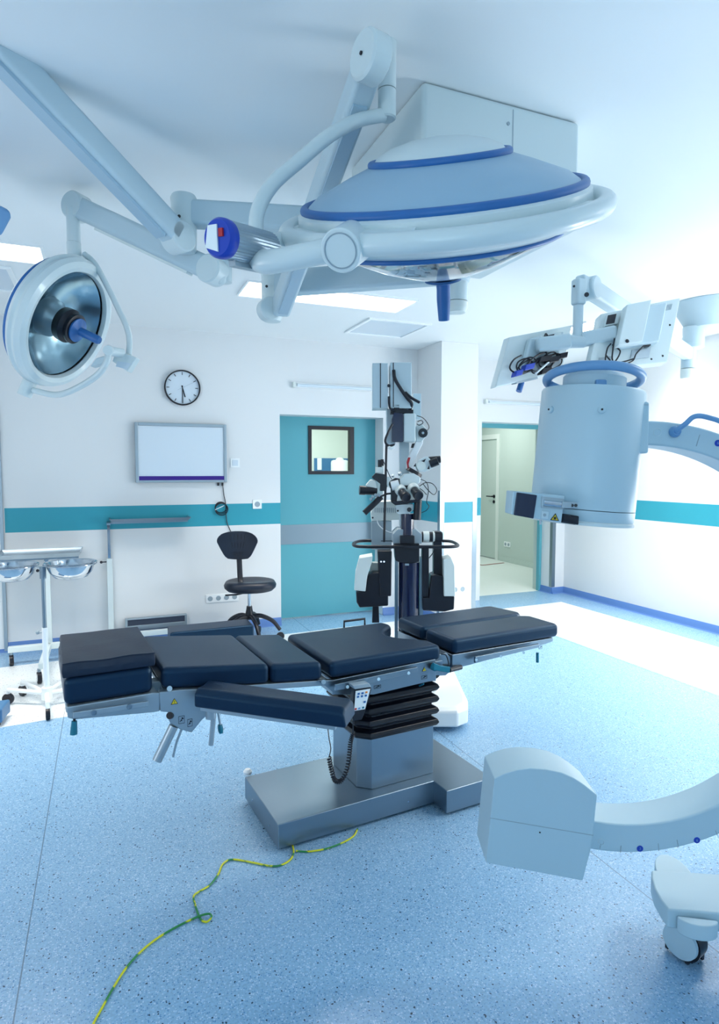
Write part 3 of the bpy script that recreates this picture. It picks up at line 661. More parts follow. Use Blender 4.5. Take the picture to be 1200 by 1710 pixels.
# detector drum
ti = CA.p(990, 652); bi = CA.p(969, 866); axd = (ti-bi).normalized(); rd = CA.px(980, 760, 83); Ld = (ti-bi).length
b = B(); b.lathe([(rd*.985, 0), (rd, .008), (rd, .022), (rd, Ld*.08)], bi, axd, 96, cap=False)
b.lathe([(rd*.998, Ld*.085), (rd*1.0, Ld*.1), (rd*.985, Ld*.975), (rd*.96, Ld*.992), (rd*.8, Ld)], bi, axd, 96); b.build('detector_drum', 'carm', t)
b = B(); b.lathe([(rd*.8, -.012), (rd*1.0, -.011), (rd*1.01, -.004), (rd*.98, 0)], bi, axd, 96); b.build('drum_rim', 'enamel', t)
def drum_pt(px, py):      # point on the drum's near surface
    o = CAM; d = ray(px, py).normalized(); oc = o-bi; dp = d-axd*d.dot(axd); op = oc-axd*oc.dot(axd)
    A_, B_, C_ = dp.dot(dp), 2*dp.dot(op), op.dot(op)-rd*rd; disc = max(B_*B_-4*A_*C_, 0); s_ = (-B_-math.sqrt(disc))/(2*A_); return o+d*s_
for px, py in ((919, 684), (1004, 684)):
    p = drum_pt(px, py); nn = (p-bi); nn = (nn-axd*nn.dot(axd)).normalized(); b = B(); b.lathe([(.0095, -.002), (.0095, .004), (.006, .006), (.0, .006)], p, nn, 24); o = b.build('bolt', 'carm', t)
    b = B(); b.lathe([(.0028, .006), (.0028, .0072)], p, nn, 12); b.build('socket_head', 'black', o)
# neck + ring handle
nb = CA.p(990, 655, 0); nt_ = CA.p(992, 622, 0); hw = CA.px(990, 640, 50)
b = B(); b.lathe([(hw, -.02), (hw, (nt_-nb).length*.7), (hw*.9, (nt_-nb).length*.9), (hw*.5, (nt_-nb).length)], nb, axd, 48); b.build('neck', 'carm', t)
rc = CA.p(990, 634, 0); rr_ = CA.px(990, 634, 74)
tl_ = (axd*.985 - W*.15).normalized(); ax1 = CA.u-tl_*CA.u.dot(tl_); ax1.normalize(); ax2 = tl_.cross(ax1)
b = B(); b.tube([rc+ax1*rr_*math.cos(a)+ax2*rr_*math.sin(a) for a in [2*math.pi*i/48 for i in range(48)]], .0125, n=1, closed=True, seg=16); b.build('ring_handle', 'sky', t)
for a in (30, 150):
    b = B(); aa = rad(a); q = rc+ax1*rr_*math.cos(aa)+ax2*rr_*math.sin(aa); b.bar(q, rc+(q-rc)*.62-axd*.025, .026, .02); b.build('handle_bracket', 'sky', t, bevel=.004)
b = B(); b.bar(CA.p(1003, 634, rr_*.70), CA.p(1002, 652, rr_*.70), .030, .012, up=W)
b.build('handle_bracket', 'sky', t, bevel=.004)
# bracket joining drum to arc
b = B(); b.prism([CA.p(1062, 668, .085), CA.p(1085, 671, .085), CA.p(1083, 757, .085), CA.p(1056, 757, .085)], -W*.16); b.build('drum_bracket', 'carm', t, bevel=.006)
b = B()
for p_, q_ in (((1070, 678), (1064, 754)), ((1071, 676), (1083, 676))): b.bar(CA.p(*p_, .0855), CA.p(*q_, .0855), .0015, .0012, up=W)
b.build('panel_gap', 'grey', t)
# collimator block with camera window
PW = .155
def cp_(x, y, w=0): return CA.p(x, y, PW+w)
b = B(); b.prism([cp_(856, 820), cp_(943, 828), cp_(937, 873), cp_(853, 859)], -W*.07); col_ = b.build('laser_box', 'carm', t, bevel=.003)
b = B(); b.prism([cp_(862, 822, .001), cp_(896, 827, .001), cp_(890, 866, .001), cp_(857, 860, .001)], W*.004); b.build('laser_window', 'screen', col_, bevel=.002)
b = B(); b.prism([cp_(904, 829, .001), cp_(941, 833, .001), cp_(940, 851, .001), cp_(903, 848, .001)], W*.0012); b.build('vial_recess', 'alu', col_)
b = B(); b.cyl(cp_(907, 840, .006), cp_(936, 843, .006), .008); b.build('vial', 'chrome', col_)
b = B(); b.prism([cp_(936, 837, .002), cp_(952, 838, .002), cp_(951, 849, .002), cp_(935, 848, .002)], W*.012); b.bar(cp_(951, 843, .006), cp_(964, 844, .006), .016, .008, up=W); b.build('latch', 'alu', col_, bevel=.002)
b = B()
for x in (955, 961): b.cyl(cp_(x, 844, .01), cp_(x, 844, .0115), .004)
b.build('screw_head', 'black', col_)
b = B(); b.prism([cp_(904, 853, .001), cp_(916, 854, .001), cp_(915, 867, .001), cp_(903, 866, .001)], W*.002); b.build('button_plate', 'enamel2', col_, bevel=.001)
b = B(); b.lathe([(.004, 0), (.004, .001), (.0028, .001)], cp_(909, 860, .003), W, 20); b.build('button', 'grey', col_)
b = B(); b.prism([cp_(927, 857, .001), cp_(933, 870, .001), cp_(918, 868.5, .001)], W*.001); wl = b.build('warning_label', 'black', col_)
b = B(); b.prism([cp_(926.8, 859.5, .0021), cp_(931, 868.6, .0021), cp_(920.4, 867.6, .0021)], W*.0005); b.build('warning_field', 'yellow', wl)
b = B(); b.lathe([(.0032, 0), (.0032, .0006)], cp_(926.2, 865.2, .0027), W, 16)
for i in range(8):
    a = i*math.pi/4; d = CA.u*math.cos(a)+CA.v*math.sin(a); b.bar(cp_(926.2, 865.2, .0029)+d*.003, cp_(926.2, 865.2, .0029)+d*.0052, .0009, .0005, up=W)
b.build('warning_symbol', 'black', wl)
b = B(); b.cyl(cp_(937, 865, -.02), cp_(962, 869, -.02), .012); b.prism([cp_(953, 860, -.01), cp_(967, 862, -.01), cp_(966, 877, -.01), cp_(953, 874, -.01)], -W*.03); b.build('laser_head', 'black', col_, bevel=.003)
b = B(); b.cyl(cp_(902, 868, -.02), cp_(902, 876, -.02), .003); b.build('pin', 'alu', col_)
# upper blue grab rail
hb0 = CA.p(1125, 721, wf)
b = B(); b.lathe([(.0145, 0), (.0155, .006), (.012, .014), (.0105, .018)], hb0, W, 28)
b.tube([hb0+W*.012, CA.p(1133, 716, wf+.03), CA.p(1145, 707, wf+.045), CA.p(1156, 697, wf+.05), CA.p(1168, 694.5, wf+.05), CA.p(1185, 698, wf+.05), CA.p(1205, 705, wf+.05), CA.p(1260, 732, wf+.05), CA.p(1300, 765, wf+.045), CA.p(1303, 790, wf+.01)], .0068, seg=14); b.build('grab_rail', 'sky', t)
# source box
fr = [(825, 1300), (840, 1293), (862, 1286), (885, 1283), (912, 1285), (937, 1290), (958, 1299), (976, 1311), (997, 1328), (990, 1395), (986, 1420), (973, 1471), (811, 1441)]
ws = wf+.02
b = B(); b.prism([CA.p(x, y, ws) for x, y in fr], -W*.135); sb = b.build('source_box', 'carm', t, bevel=.003)
b = B(); b.bar(CA.p(818, 1366, ws+.0004), CA.p(990, 1395, ws+.0004), .0016, .001, up=W); b.build('panel_gap', 'grey', sb)
b = B(); b.lathe([(.0022, 0), (.0022, .001)], CA.p(901, 1390, ws), W, 12); b.build('screw_head', 'black', sb)
# floor unit: leg with caster covers, and the column out of frame
zt_ = .245; q = lambda x, y, z=zt_: at_z(x, y, z)
lf = [q(1087, 1452), q(1087, 1464), q(1092, 1482), q(1103, 1502), q(1115, 1518)]
dx = (q(1200, 1525)-q(1115, 1518)); dx2 = (q(1200, 1459)-q(1087, 1452))
loop = lf + [q(1115, 1518)+dx*6.5, q(1087, 1452)+dx2*4.6]
b = B(); b.prism(loop, (0, 0, -.058)); b.build('base_leg', 'carm', t, bevel=.006)
def cap_half(c0_, r, a0_, a1_, z1, h):
    return [c0_+V((math.cos(a)*r, math.sin(a)*r*.8, 0)) for a in [a0_+(a1_-a0_)*i/20 for i in range(21)]]
fcc = (q(1130, 1522)+q(1198, 1530))/2; ex_ = (q(1198, 1530)-q(1130, 1522)); rx_ = ex_.length/2; exn = ex_.normalized(); eyn = V((exn.y, -exn.x, 0)); 
if eyn.dot(_f) > 0: eyn = -eyn
b = B(); b.prism([fcc+exn*rx_*math.cos(a)+eyn*rx_*.62*math.sin(a)+V((0, 0, -.012)) for a in [math.pi*i/20 for i in range(21)]], (0, 0, -.045)); b.build('caster_cover', 'carm', t, bevel=.004)
bcc = (q(1098, 1452)+q(1156, 1454))/2; ex_ = (q(1156, 1454)-q(1098, 1452)); rx2 = ex_.length/2
b = B(); b.prism([bcc+exn*rx2*math.cos(a)-eyn*rx2*1.9*math.sin(a)+V((0, 0, -.012)) for a in [math.pi*i/20 for i in range(21)]], (0, 0, -.045)); b.build('caster_cover', 'carm', t, bevel=.004)
wc = at_z(1155, 1590, .0)+eyn*-.01
def caster(c0_, axis, r, w, parent, cover='carm', tyre='rubber', top=.19):
    a = V(axis).normalized(); cz = V((c0_.x, c0_.y, r))
    b = B(); b.lathe([(r*.6, -w*.32), (r, -w*.3), (r, w*.3), (r*.6, w*.32)], cz, a, 36); wh = b.build('caster', tyre, parent)
    b = B()
    for s_ in (-1, 1): b.lathe([(r*.9, s_*w*.34), (r*.93, s_*w*.36), (r*.9, s_*w*.5), (r*.5, s_*w*.56), (.001, s_*w*.57)], cz+V((0, 0, r*.12)), a, 32)
    b.build('wheel_cover', cover, wh)
    b = B(); sd = a; f_ = V((-a.y, a.x, 0)); b.hexa([cz+sd*sx_*w*.34+f_*sy_*r*.5+V((0, 0, zz)) for zz in (r*.7, top-r) for sx_, sy_ in ((-1, -1), (1, -1), (1, 1), (-1, 1))]); b.build('fork', cover, wh)
    return wh
cax = (_r*.95+_f*-.35)
fc = facing(1140, 1580, (at_z(1140, 1606, 0)-CAM).dot(_f2)+.02); wq = fc.p(1143, 1585); wc2 = V((wq.x, wq.y, 0)); axw = (_r*.80+_f*.60)
caster(wc2, axw, .056, .078, t)
for px, py in ((1114, 1583), (1147, 1609), (1171, 1601)):
    g_ = at_z(px, py, .006); b = B(); b.bar(g_, g_+V((0, 0, .04)), .010, .010, up=(0, 1, 0)); b.build('cable_guard', 'black', t)
caster(bcc-eyn*.02+exn*.06, cax, .056, .06, t)
caster(wc+exn*.9, cax, .058, .075, t); 
b = B(); cb = CA.p(1500, 1100, -.25); 
b.box((-.16, -.2, 0), (.16, .25, .55), lambda x, y, z: V((cb.x, cb.y, .19))+CA.u*x-W*y+V((0, 0, z))); b.box((-.08, -.08, .5), (.08, .08, 1.0), lambda x, y, z: V((cb.x, cb.y, .19))+CA.u*x-W*y+V((0, 0, z))); b.build('cabinet', 'carm', t, bevel=.01)
b = B(); b.bar(CA.p(1385, 1067, 0), V((cb.x, cb.y, CA.p(1385, 1067).z))+W*.1, .12, .16); b.build('arc_carrier', 'carm', t, bevel=.008)

# ------------------------------------------------------------------ operating table
TO = V((.593, 2.274, 0)); TA = rad(5.5); tx = V((math.cos(TA), math.sin(TA), 0)); ty = V((-math.sin(TA), math.cos(TA), 0))
def T(x, y, z=0): return TO+tx*x+ty*y+V((0, 0, z))
TPl = Plane(TO, -ty)
def TP(x, y, yl): return TPl.p(x, y, -yl)      # sight line on the vertical plane local-y = yl
t = thing('operating_table', 'black padded operating table on a brushed steel column and base', 'table', T(.5, .2))
zb = .115
b = B(); b.box((0, 0, .014), (.74, .43, zb), T); b.box((.735, -.10, .014), (.985, .53, zb), T); b.build('base', 'steel', t, bevel=.004)
b = B()
for x, y in ((.05, .05), (.05, .38), (.9, -.05), (.9, .48)): b.lathe([(.025, 0), (.025, .02)], T(x, y), (0, 0, 1), 20)
b.build('foot', 'black', t)
b = B()
for x, z in ((.60, .055),): b.lathe([(.004, 0), (.004, .003)], T(x, 0, z), -ty, 12)
for y, z in ((.1, .06), (.32, .06)): b.lathe([(.004, 0), (.004, .003)], T(0, y, z), -tx, 12)
b.build('screw_head', 'chrome', t)
b = B(); b.lathe([(.018, 0), (.02, .012), (.012, .022)], T(.02, .45, .115), (0, 0, 1), 20); b.build('foot_knob', 'white', t)
def chrect(x0, x1, y0, y1, ch, z): return [T(*p, z) for p in ((x0+ch, y0), (x1, y0), (x1, y1), (x0+ch, y1), (x0, y1-ch), (x0, y0+ch))]
b = B(); b.loft([chrect(.405, .775, .063, .40, .05, zb), chrect(.405, .775, .063, .40, .05, .338)]); b.build('column', 'steel', t, bevel=.003)
rings = []
zz = .335; e_ = 0
for i in range(5):
    for (dz, ee) in ((0, -.006), (.008, .012), (.022, .020), (.036, .014), (.046, -.006)):
        e_ = ee; rings.append(chrect(.405-e_-.004*i, .775+e_, .063-e_, .40+e_, .05, zz+dz))
    zz += .054
rings.append(chrect(.40, .775, .06, .40, .05, .615))
b = B(); b.loft(rings); b.build('bellows', 'rubber', t, bevel=.003, ang=60)
# seat section
zs = .675
def pad(poly, z0, z1, name='pad', inset=.0, bev=.022, m='vinyl', slope=None):
    b = B()
    f = slope or (lambda x: 0)
    b.loft([[T(x, y, z0+f(x)) for x, y in poly], [T(x, y, z1+f(x)) for x, y in poly]])
    return b.build(name, m, t, bevel=bev, segs=5, ang=50)
cut = [(.735-.12*math.sin(math.pi*i/10)**1.0*.55 - .0, .40-.33*i/10) for i in range(11)]
seatp = [(.205, -.05), (.735, -.05), (.735, .035)]
for i in range(9):
    a = math.pi*i/8; seatp.append((.730-.115*math.sin(a), .06+.30*i/8))
seatp += [(.715, .43), (.205, .43)]
pad(seatp, zs+.002, .745, 'seat_pad')
b = B(); b.box((.215, -.045, .612), (.745, .425, zs), T); b.build('seat_frame', 'steel', t, bevel=.003)
pl = lambda pts, y, d, nm, m, par=t, bev=.002: B_prism(pts, y, d, nm, m, par, bev)
def B_prism(pts, y, d, nm, m, par, bev):
    b = B(); b.prism([TP(px, py, y) for px, py in pts], ty*d); return b.build(nm, m, par, bevel=bev)
B_prism([(530, 1136), (556, 1136), (727, 1101), (728, 1137), (716, 1138), (624, 1160), (560, 1160), (546, 1148)], -.052, .02, 'side_plate', 'steel', t, .002)
rail = B_prism([(560, 1143), (697, 1114), (698, 1121), (612, 1144), (560, 1154)], -.085, .012, 'side_rail', 'steel', t, .002)
b = B()
for px, py in ((632, 1134), (682, 1124), (580, 1147)): b.cyl(TP(px, py, -.05), TP(px, py, -.088), .0065)
b.build('rail_bolt', 'steel', t)
def warn(px, py, s, y, par):
    p = TP(px, py, y-.0008); b = B(); b.prism([p+V((0, 0, s)), p+tx*s*.95-V((0, 0, s*.65)), p-tx*s*.95-V((0, 0, s*.65))], -ty*.001); w = b.build('warning_label', 'black', par)
    p = p-ty*.0012; s *= .78; b = B(); b.prism([p+V((0, 0, s)), p+tx*s*.95-V((0, 0, s*.62)), p-tx*s*.95-V((0, 0, s*.62))], -ty*.0006); b.build('warning_field', 'yellow', w)
    b = B(); p = p-ty*.0008; b.bar(p+V((0, 0, s*.5)), p-V((0, 0, s*.15)), s*.18, .0006, up=ty); b.bar(p-V((0, 0, s*.3)), p-V((0, 0, s*.48)), s*.18, .0006, up=ty); b.build('warning_symbol', 'black', w)
warn(708, 1118, .011, -.052, t)
def pict(px, py, w, h, y, par, seed):
    p = TP(px, py, y-.0008); b = B(); t_ = .0012
    for a, c_ in (((-w, -h), (w, -h)), ((w, -h), (w, h)), ((w, h), (-w, h)), ((-w, h), (-w, -h))): b.bar(p+tx*a[0]+V((0, 0, a[1])), p+tx*c_[0]+V((0, 0, c_[1])), t_, .0008, up=ty)
    rnd = random.Random(seed)
    b.bar(p+tx*(-w*.6)-V((0, 0, h*.5)), p+tx*(w*.5)+V((0, 0, h*.45)), .002, .0008, up=ty); b.bar(p+tx*(-w*.1)+V((0, 0, h*.1)), p+tx*(w*.1)-V((0, 0, h*.35)), .003, .0008, up=ty)
    b.bar(p+tx*(w*.1)+V((0, 0, h*.55)), p+tx*(w*.65)+V((0, 0, h*.2)), .004, .0008, up=ty)
    b.build('pictogram', 'black', par)
pict(708, 1131, .014, .007, -.052, t, 1); pict(630, 1147, .016, .006, -.052, t, 3)
# back section, rising slightly to the head
sl = lambda x: -(x-.15)*.11 if x < .15 else 0
pad([(-.435, -.05), (-.045, -.05), (-.045, .43), (-.435, .43)], zs+.003, .755, 'back_pad', slope=sl)
pad([(-.041, -.05), (.172, -.05), (.172, .43), (-.041, .43)], zs+.003, .752, 'back_pad', slope=sl)
b = B(); b.loft([[T(x, y, z+sl(x)) for x, y, z in ((x_, -.045, zs-.022), (x_, .425, zs-.022), (x_, .425, zs), (x_, -.045, zs))] for x_ in (-.43, .20)]); b.build('back_frame', 'alu', t, bevel=.003)
B_prism([(266, 1156), (300, 1152), (346, 1151), (346, 1162), (395, 1170), (372, 1180), (352, 1190), (338, 1202), (320, 1224), (300, 1218), (284, 1208), (281, 1198), (284, 1190), (268, 1189)], -.058, .03, 'back_bracket', 'alu', t, .004)
B_prism([(327, 1164), (345, 1162), (345, 1174), (327, 1175)], -.075, .02, 'clamp_block', 'alu', t, .003)
B_prism([(395, 1160), (424, 1165), (424, 1181), (356, 1186), (356, 1166)], -.05, .02, 'lower_bracket', 'alu', t, .003)
B_prism([(392, 1183), (500, 1190), (500, 1196), (392, 1189)], -.03, .02, 'lower_rail', 'alu', t, .002)
warn(291, 1172, .013, -.058, t); pict(303, 1202, .010, .013, -.058, t, 4); pict(317, 1207, .008, .013, -.058, t, 5)
b = B(); b.cyl(TP(283, 1195, -.06), TP(292, 1193, -.02), .012); b.build('release_button', 'black', t)
b = B(); b.tube([TP(290, 1212, -.045), TP(262, 1270, -.045)], .0165, n=1, seg=20); b.build('swing_handle', 'alu', t)
b = B(); b.tube([TP(303, 1218, -.045), TP(296, 1236, -.045), TP(292, 1250, -.045), TP(289, 1264, -.045)], .0042, seg=10); b.build('release_rod', 'alu', t)
b = B(); b.tube([TP(357, 1166, -.08), TP(356, 1200, -.08), TP(352, 1244, -.08)], .0088, n=3, seg=14); b.cyl(TP(352, 1165, -.05), TP(352, 1165, -.09), .014); b.build('clamp_lever', 'alu', t)
b = B(); b.tube([TP(362, 1180, -.07), TP(368, 1212, -.07)], .004, n=1); lv = b.build('tilt_lever', 'alu', t)
b = B(); b.tube([TP(367, 1210, -.07), TP(368, 1217, -.07), TP(369, 1224, -.07)], lambda f: .0072+.0025*math.sin(math.pi*f), n=3); b.prism([TP(357, 1169, -.085), TP(366, 1169, -.085), TP(365, 1178, -.085), TP(358, 1178, -.085)], ty*.02); b.build('lever_grip', 'teal', lv)
b = B()
for px, py, yy in ((283, 1150, -.07), (540, 1139, -.07)): b.cyl(TP(px, py, yy+.04), TP(px, py, yy), .009)
b.build('pivot_pin', 'slate', t)
# head section
B_prism([(111, 1181), (256, 1157), (268, 1157), (267, 1188), (256, 1190), (124, 1202), (113, 1199)], -.052, .025, 'head_frame', 'alu', t, .004)
B_prism([(122, 1190), (248, 1171), (248, 1180), (122, 1201)], -.085, .012, 'head_rail', 'alu', t, .003)
for px, py in ((157, 1190), (216, 1180)):
    b = B(); b.lathe([(.009, 0), (.009, .004), (.006, .0042), (.0055, .002)], TP(px, py, -.085), -ty, 20); b.build('rail_bolt', 'steel', t)
hx = lambda z: z
b = B(); b.box((-.735, -.04, .715), (-.45, .42, .737), T); b.build('head_plate', 'alu', t, bevel=.003)
pad([(-.74, -.05), (-.465, -.05), (-.465, .43), (-.74, .43)], .738, .830, 'head_pad')
b = B(); b.tube([TP(124, 1200, -.06), TP(124, 1206, -.06)], .004, n=1); lv = b.build('head_lever', 'black', t)
b = B(); b.tube([TP(124, 1204, -.06), TP(123.5, 1214, -.06), TP(123, 1226, -.06)], lambda f: .0085+.003*f, n=2); b.build('lever_grip', 'teal', lv)
b = B()
for y in (.05, .34): b.bar(T(-.48, y, .725), T(-.40, y, .728), .05, .05)
b.build('head_joint', 'alu', t, bevel=.004)
# leg sections
def leg_section(y0, y1, far):
    p = [(.80, y0), (1.425, y0), (1.425, y1), (.80, y1)]
    if not far: p = [(.80, y0), (1.43, y0), (1.43, y1-.03), (1.38, y1), (.80, y1)]
    else: p = [(.80, y0), (1.40, y0), (1.44, y0+.03), (1.40, y1), (.80, y1)]
    pad(p, .692, .758, 'leg_pad')
    b = B(); b.loft([[T(x, y, z) for y, z in ((y0+.01, zl), (y1-.01, zl), (y1-.01, .690), (y0+.01, .690))] for x, zl in ((.80, .625), (.90, .630), (1.35, .665), (1.40, .672))]); b.build('leg_frame', 'steel', t, bevel=.003)
leg_section(-.05, .18, False); leg_section(.20, .43, True)
b = B(); b.loft([[T(x, y, z) for y, z in ((-.075, z0_), (-.062, z0_), (-.062, z1_), (-.075, z1_))] for x, z0_, z1_ in ((.90, .648, .676), (1.28, .668, .684))]); b.build('side_rail', 'steel', t, bevel=.002)
b = B()
for px, py in ((795, 1102), (836, 1096), (874, 1090)): b.cyl(TP(px, py, -.06), TP(px, py, -.079), .006)
b.build('rail_bolt', 'steel', t)
pict(902, 1081, .010, .007, -.041, t, 9)
b = B(); b.tube([TP(897, 1090, -.03), TP(897, 1106, -.03)], .007, n=1); b.build('lever_grip', 'teal', t)
# hip joint
B_prism([(724, 1096), (745, 1090), (752, 1098), (754, 1120), (744, 1128), (733, 1129), (726, 1118)], -.03, .05, 'hip_joint', 'steel', t, .003)
B_prism([(724, 1096), (745, 1090), (752, 1098), (754, 1120), (744, 1128), (733, 1129), (726, 1118)], .33, .05, 'hip_joint', 'steel', t, .003)
b = B(); b.lathe([(.016, 0), (.016, .02), (.010, .022)], TP(723, 1113, -.06), -ty, 24)
b.prism([TP(724, 1107, -.085), TP(736, 1112, -.09), TP(752, 1114, -.09), TP(751, 1124, -.09), TP(738, 1122, -.09), TP(724, 1119, -.085)], ty*.012); b.build('hip_lever', 'teal', t, bevel=.003)
b = B(); b.tube([TP(750, 1119, -.06), TP(769, 1114, -.04)], .011, n=1); b.build('hip_rod', 'black', t)
b = B(); b.tube([TP(736, 1092, -.05), TP(744, 1094, -.06), TP(748, 1104, -.06), TP(749, 1116, -.06)], .0025, seg=8); b.build('hip_cable', 'black', t)
b = B(); b.tube([TP(700, 1145, -.0), TP(707, 1142, -.03)], .004, n=1); b.build('small_lever', 'teal', t)
b = B(); b.tube([T(.525, .475, .70), T(.525, .475, .758), T(.64, .475, .758), T(.64, .475, .70)], .006, n=1); b.build('far_side_rail', 'black', t)
b = B(); b.tube([T(.66, .43, .66), T(.66, .47, .66)], .01, n=1); b.build('far_rail_stub', 'steel', t)

# near arm board: swings out from the back section's rail
za_ = .70
aL, aR = T(-.305, -.085), T(.085, -.435)
ad = (aR-aL).normalized(); an = V((-ad.y, ad.x, 0));  an = an if an.dot(_f) > 0 else -an
def AR(u_, v_, z): return V((aL.x, aL.y, 0))+ad*u_+an*v_+V((0, 0, z+.052-.018*u_/.5))
La = (aR-aL).length
ab = thing('arm_board', 'long black padded arm board swung out from the near side of the table', 'arm board', AR(.02, 0, .66))
b = B(); prof = lambda u_: [AR(u_, -.062, .642), AR(u_, -.062, .688), AR(u_, -.040, .704), AR(u_, .0, .700), AR(u_, .040, .704), AR(u_, .062, .690), AR(u_, .062, .642)]
b.loft([prof(.0), prof(La*.5), prof(La-.012)]+[[c_+ad*.016 if i in (0, 6) else c_+ad*.008-V((0, 0, .006)) for i, c_ in enumerate(prof(La-.004))]]); b.build('pad', 'vinyl', ab, bevel=.008, segs=3)
b = B(); b.hexa([AR(u_, v_, z) for z in (.622, .641) for u_, v_ in ((.01, -.04), (La-.03, -.04), (La-.03, .04), (.01, .04))]); b.build('support_plate', 'alu', ab, bevel=.003)
b = B(); b.cyl(AR(.03, 0, .585), AR(.03, 0, .625), .018); b.build('post', 'alu', ab)

# pillow
hw_ = []
pw = thing('wedge_pillow', 'black covered wedge pillow lying on the head end of the operating table', 'pillow', T(-.6, .19, .831))
b = B(); bmg = b.bm; NX, NY = 14, 14
def pil(u_, v_, top):
    x = -.742+.285*u_+.012*v_; y = -.048+.472*v_
    h = .047-.018*v_
    wr = .0022*math.sin(11*u_+4*v_)*math.sin(5*v_+1)+.003*math.exp(-((v_-.42-.12*u_)/.035)**2)*math.sin(math.pi*min(1, u_*1.3))
    return T(x, y, .8315+(h+wr if top else 0))
top_ = [[bmg.verts.new(pil(i/NX, j/NY, True)) for i in range(NX+1)] for j in range(NY+1)]
bot_ = [[bmg.verts.new(pil(i/NX, j/NY, False)) for i in range(NX+1)] for j in range(NY+1)]
for j in range(NY):
    for i in range(NX):
        bmg.faces.new((top_[j][i], top_[j][i+1], top_[j+1][i+1], top_[j+1][i])); bmg.faces.new((bot_[j][i], bot_[j+1][i], bot_[j+1][i+1], bot_[j][i+1]))
def mid_(a, c_, out, n): return bmg.verts.new(a.co.lerp(c_.co, .5)+out*(.006+.003*math.sin(n*2.1)))
cc_ = T(-.6, .19, .85)
loop_ = [(0, i) for i in range(NX)]+[(j, NX) for j in range(NY)]+[(NY, i) for i in range(NX, 0, -1)]+[(j, 0) for j in range(NY, 0, -1)]
mids = []
for n, (j, i) in enumerate(loop_):
    o_ = (top_[j][i].co-cc_); o_.z = 0; mids.append(mid_(top_[j][i], bot_[j][i], o_.normalized(), n))
for n in range(len(loop_)):
    j, i = loop_[n]; j2, i2 = loop_[(n+1) % len(loop_)]; m_, m2_ = mids[n], mids[(n+1) % len(loop_)]
    bmg.faces.new((top_[j][i], m_, m2_, top_[j2][i2])); bmg.faces.new((m_, bot_[j][i], bot_[j2][i2], m2_))
b.build('cover', 'cloth', pw, bevel=.004, segs=3, ang=50)
b = B(); b.tube([pil(i/12, 0, True)+V((0, 0, .0))-ty*.001 for i in range(13)], .0016, seg=6, n=1); b.build('piping', 'cloth', pw)

# remote control hanging on the side rail
rc_ = thing('hand_remote', 'dark hand remote with blue keys hanging on the table side rail', 'remote', TP(604, 1146, -.11))
yk = -.125
b = B(); b.prism([TP(591, 1150, yk), TP(619, 1146, yk), TP(620, 1152, yk), TP(609, 1190, yk), TP(604, 1202, yk), TP(590, 1204, yk), TP(588, 1195, yk)], ty*.028); body = b.build('body', 'black', rc_, bevel=.003)
b = B(); b.prism([TP(588.5, 1145, yk), TP(616, 1141, yk), TP(620, 1148, yk), TP(592, 1152, yk)], ty*.04); b.build('hook', 'grey', rc_, bevel=.003)
b = B(); b.prism([TP(593.5, 1154, yk-.001), TP(618, 1150, yk-.001), TP(609, 1184, yk-.001), TP(591, 1187, yk-.001)], -ty*.001); kp = b.build('keypad', 'paper', rc_)
def key(px, py, m):
    p = TP(px, py, yk-.0025); b = B(); b.hexa([p+tx*sx_*.0046+V((0, 0, sz_*.0036))-ty*dd for dd in (0, .0012) for sx_, sz_ in ((-1, -1), (1, -1), (1, 1), (-1, 1))]); b.build('key', m, kp)
for px, py, m in ((598.5, 1158.5, 'blue'), (605, 1157.5, 'blue'), (611.5, 1156, 'orange'), (597.5, 1163.5, 'blue'), (604, 1162.5, 'blue'), (610.5, 1161.5, 'blue'), (608.5, 1172, 'blue'), (593.5, 1184, 'red'), (599.5, 1183, 'sky'), (606, 1181.5, 'teal')): key(px, py, m)
b = B(); path = catmull([TP(589, 1226, -.10), TP(585, 1240, -.11), TP(583, 1260, -.115), TP(579, 1284, -.115), TP(570, 1303, -.115), TP(559, 1303, -.11), TP(553, 1285, -.11), TP(549, 1265, -.11)], 14)
coil = []; turns = 34; N = turns*9
for i in range(N):
    f = i/(N-1)*(len(path)-1); j = min(int(f), len(path)-2); p = path[j].lerp(path[j+1], f-j); tg = (path[j+1]-path[j]).normalized(); e = ty; e2_ = tg.cross(e)
    a = i/N*turns*2*math.pi; coil.append(p+(e*math.cos(a)+e2_*math.sin(a))*.0075)
b.tube(coil, .0028, seg=6, n=1); b.build('coiled_cord', 'black', rc_)
b = B(); b.tube([TP(590, 1200, -.115), TP(589, 1214, -.105), TP(589, 1226, -.10)], .0028, seg=8); b.tube([TP(549, 1265, -.11), TP(552, 1250, -.10), TP(549, 1232, -.09), TP(547, 1210, -.07), TP(549, 1195, -.05)], .0022, seg=8); b.build('lead', 'black', rc_)

# ------------------------------------------------------------------ earth cord on the floor
b = B(); z = .0045
pp = [(597, 1384), (590, 1396), (572, 1407), (545, 1417), (515, 1422), (494, 1421)]
b.tube([at_z(x, y, z) for x, y in pp], .0034, seg=8)
pp = [(488, 1410), (490, 1424), (484, 1436), (468, 1445), (450, 1446), (425, 1441), (398, 1436), (382, 1436), (371, 1444), (364, 1460), (350, 1478), (332, 1489), (323, 1497), (326, 1512), (331, 1527), (337, 1537), (346, 1539), (353, 1531), (349, 1526), (335, 1529), (312, 1539), (285, 1553), (258, 1570), (232, 1592), (210, 1617), (190, 1648), (172, 1680), (153, 1716), (140, 1760)]
b.tube([at_z(x, y, z+(.006 if 1525 < y < 1532 and x > 332 else 0)) for x, y in pp], .0034, seg=8)
o = b.build('earth_cord', 'cord'); tag(o, 'yellow and green earth cord curling over the blue floor from the table base', 'cord')

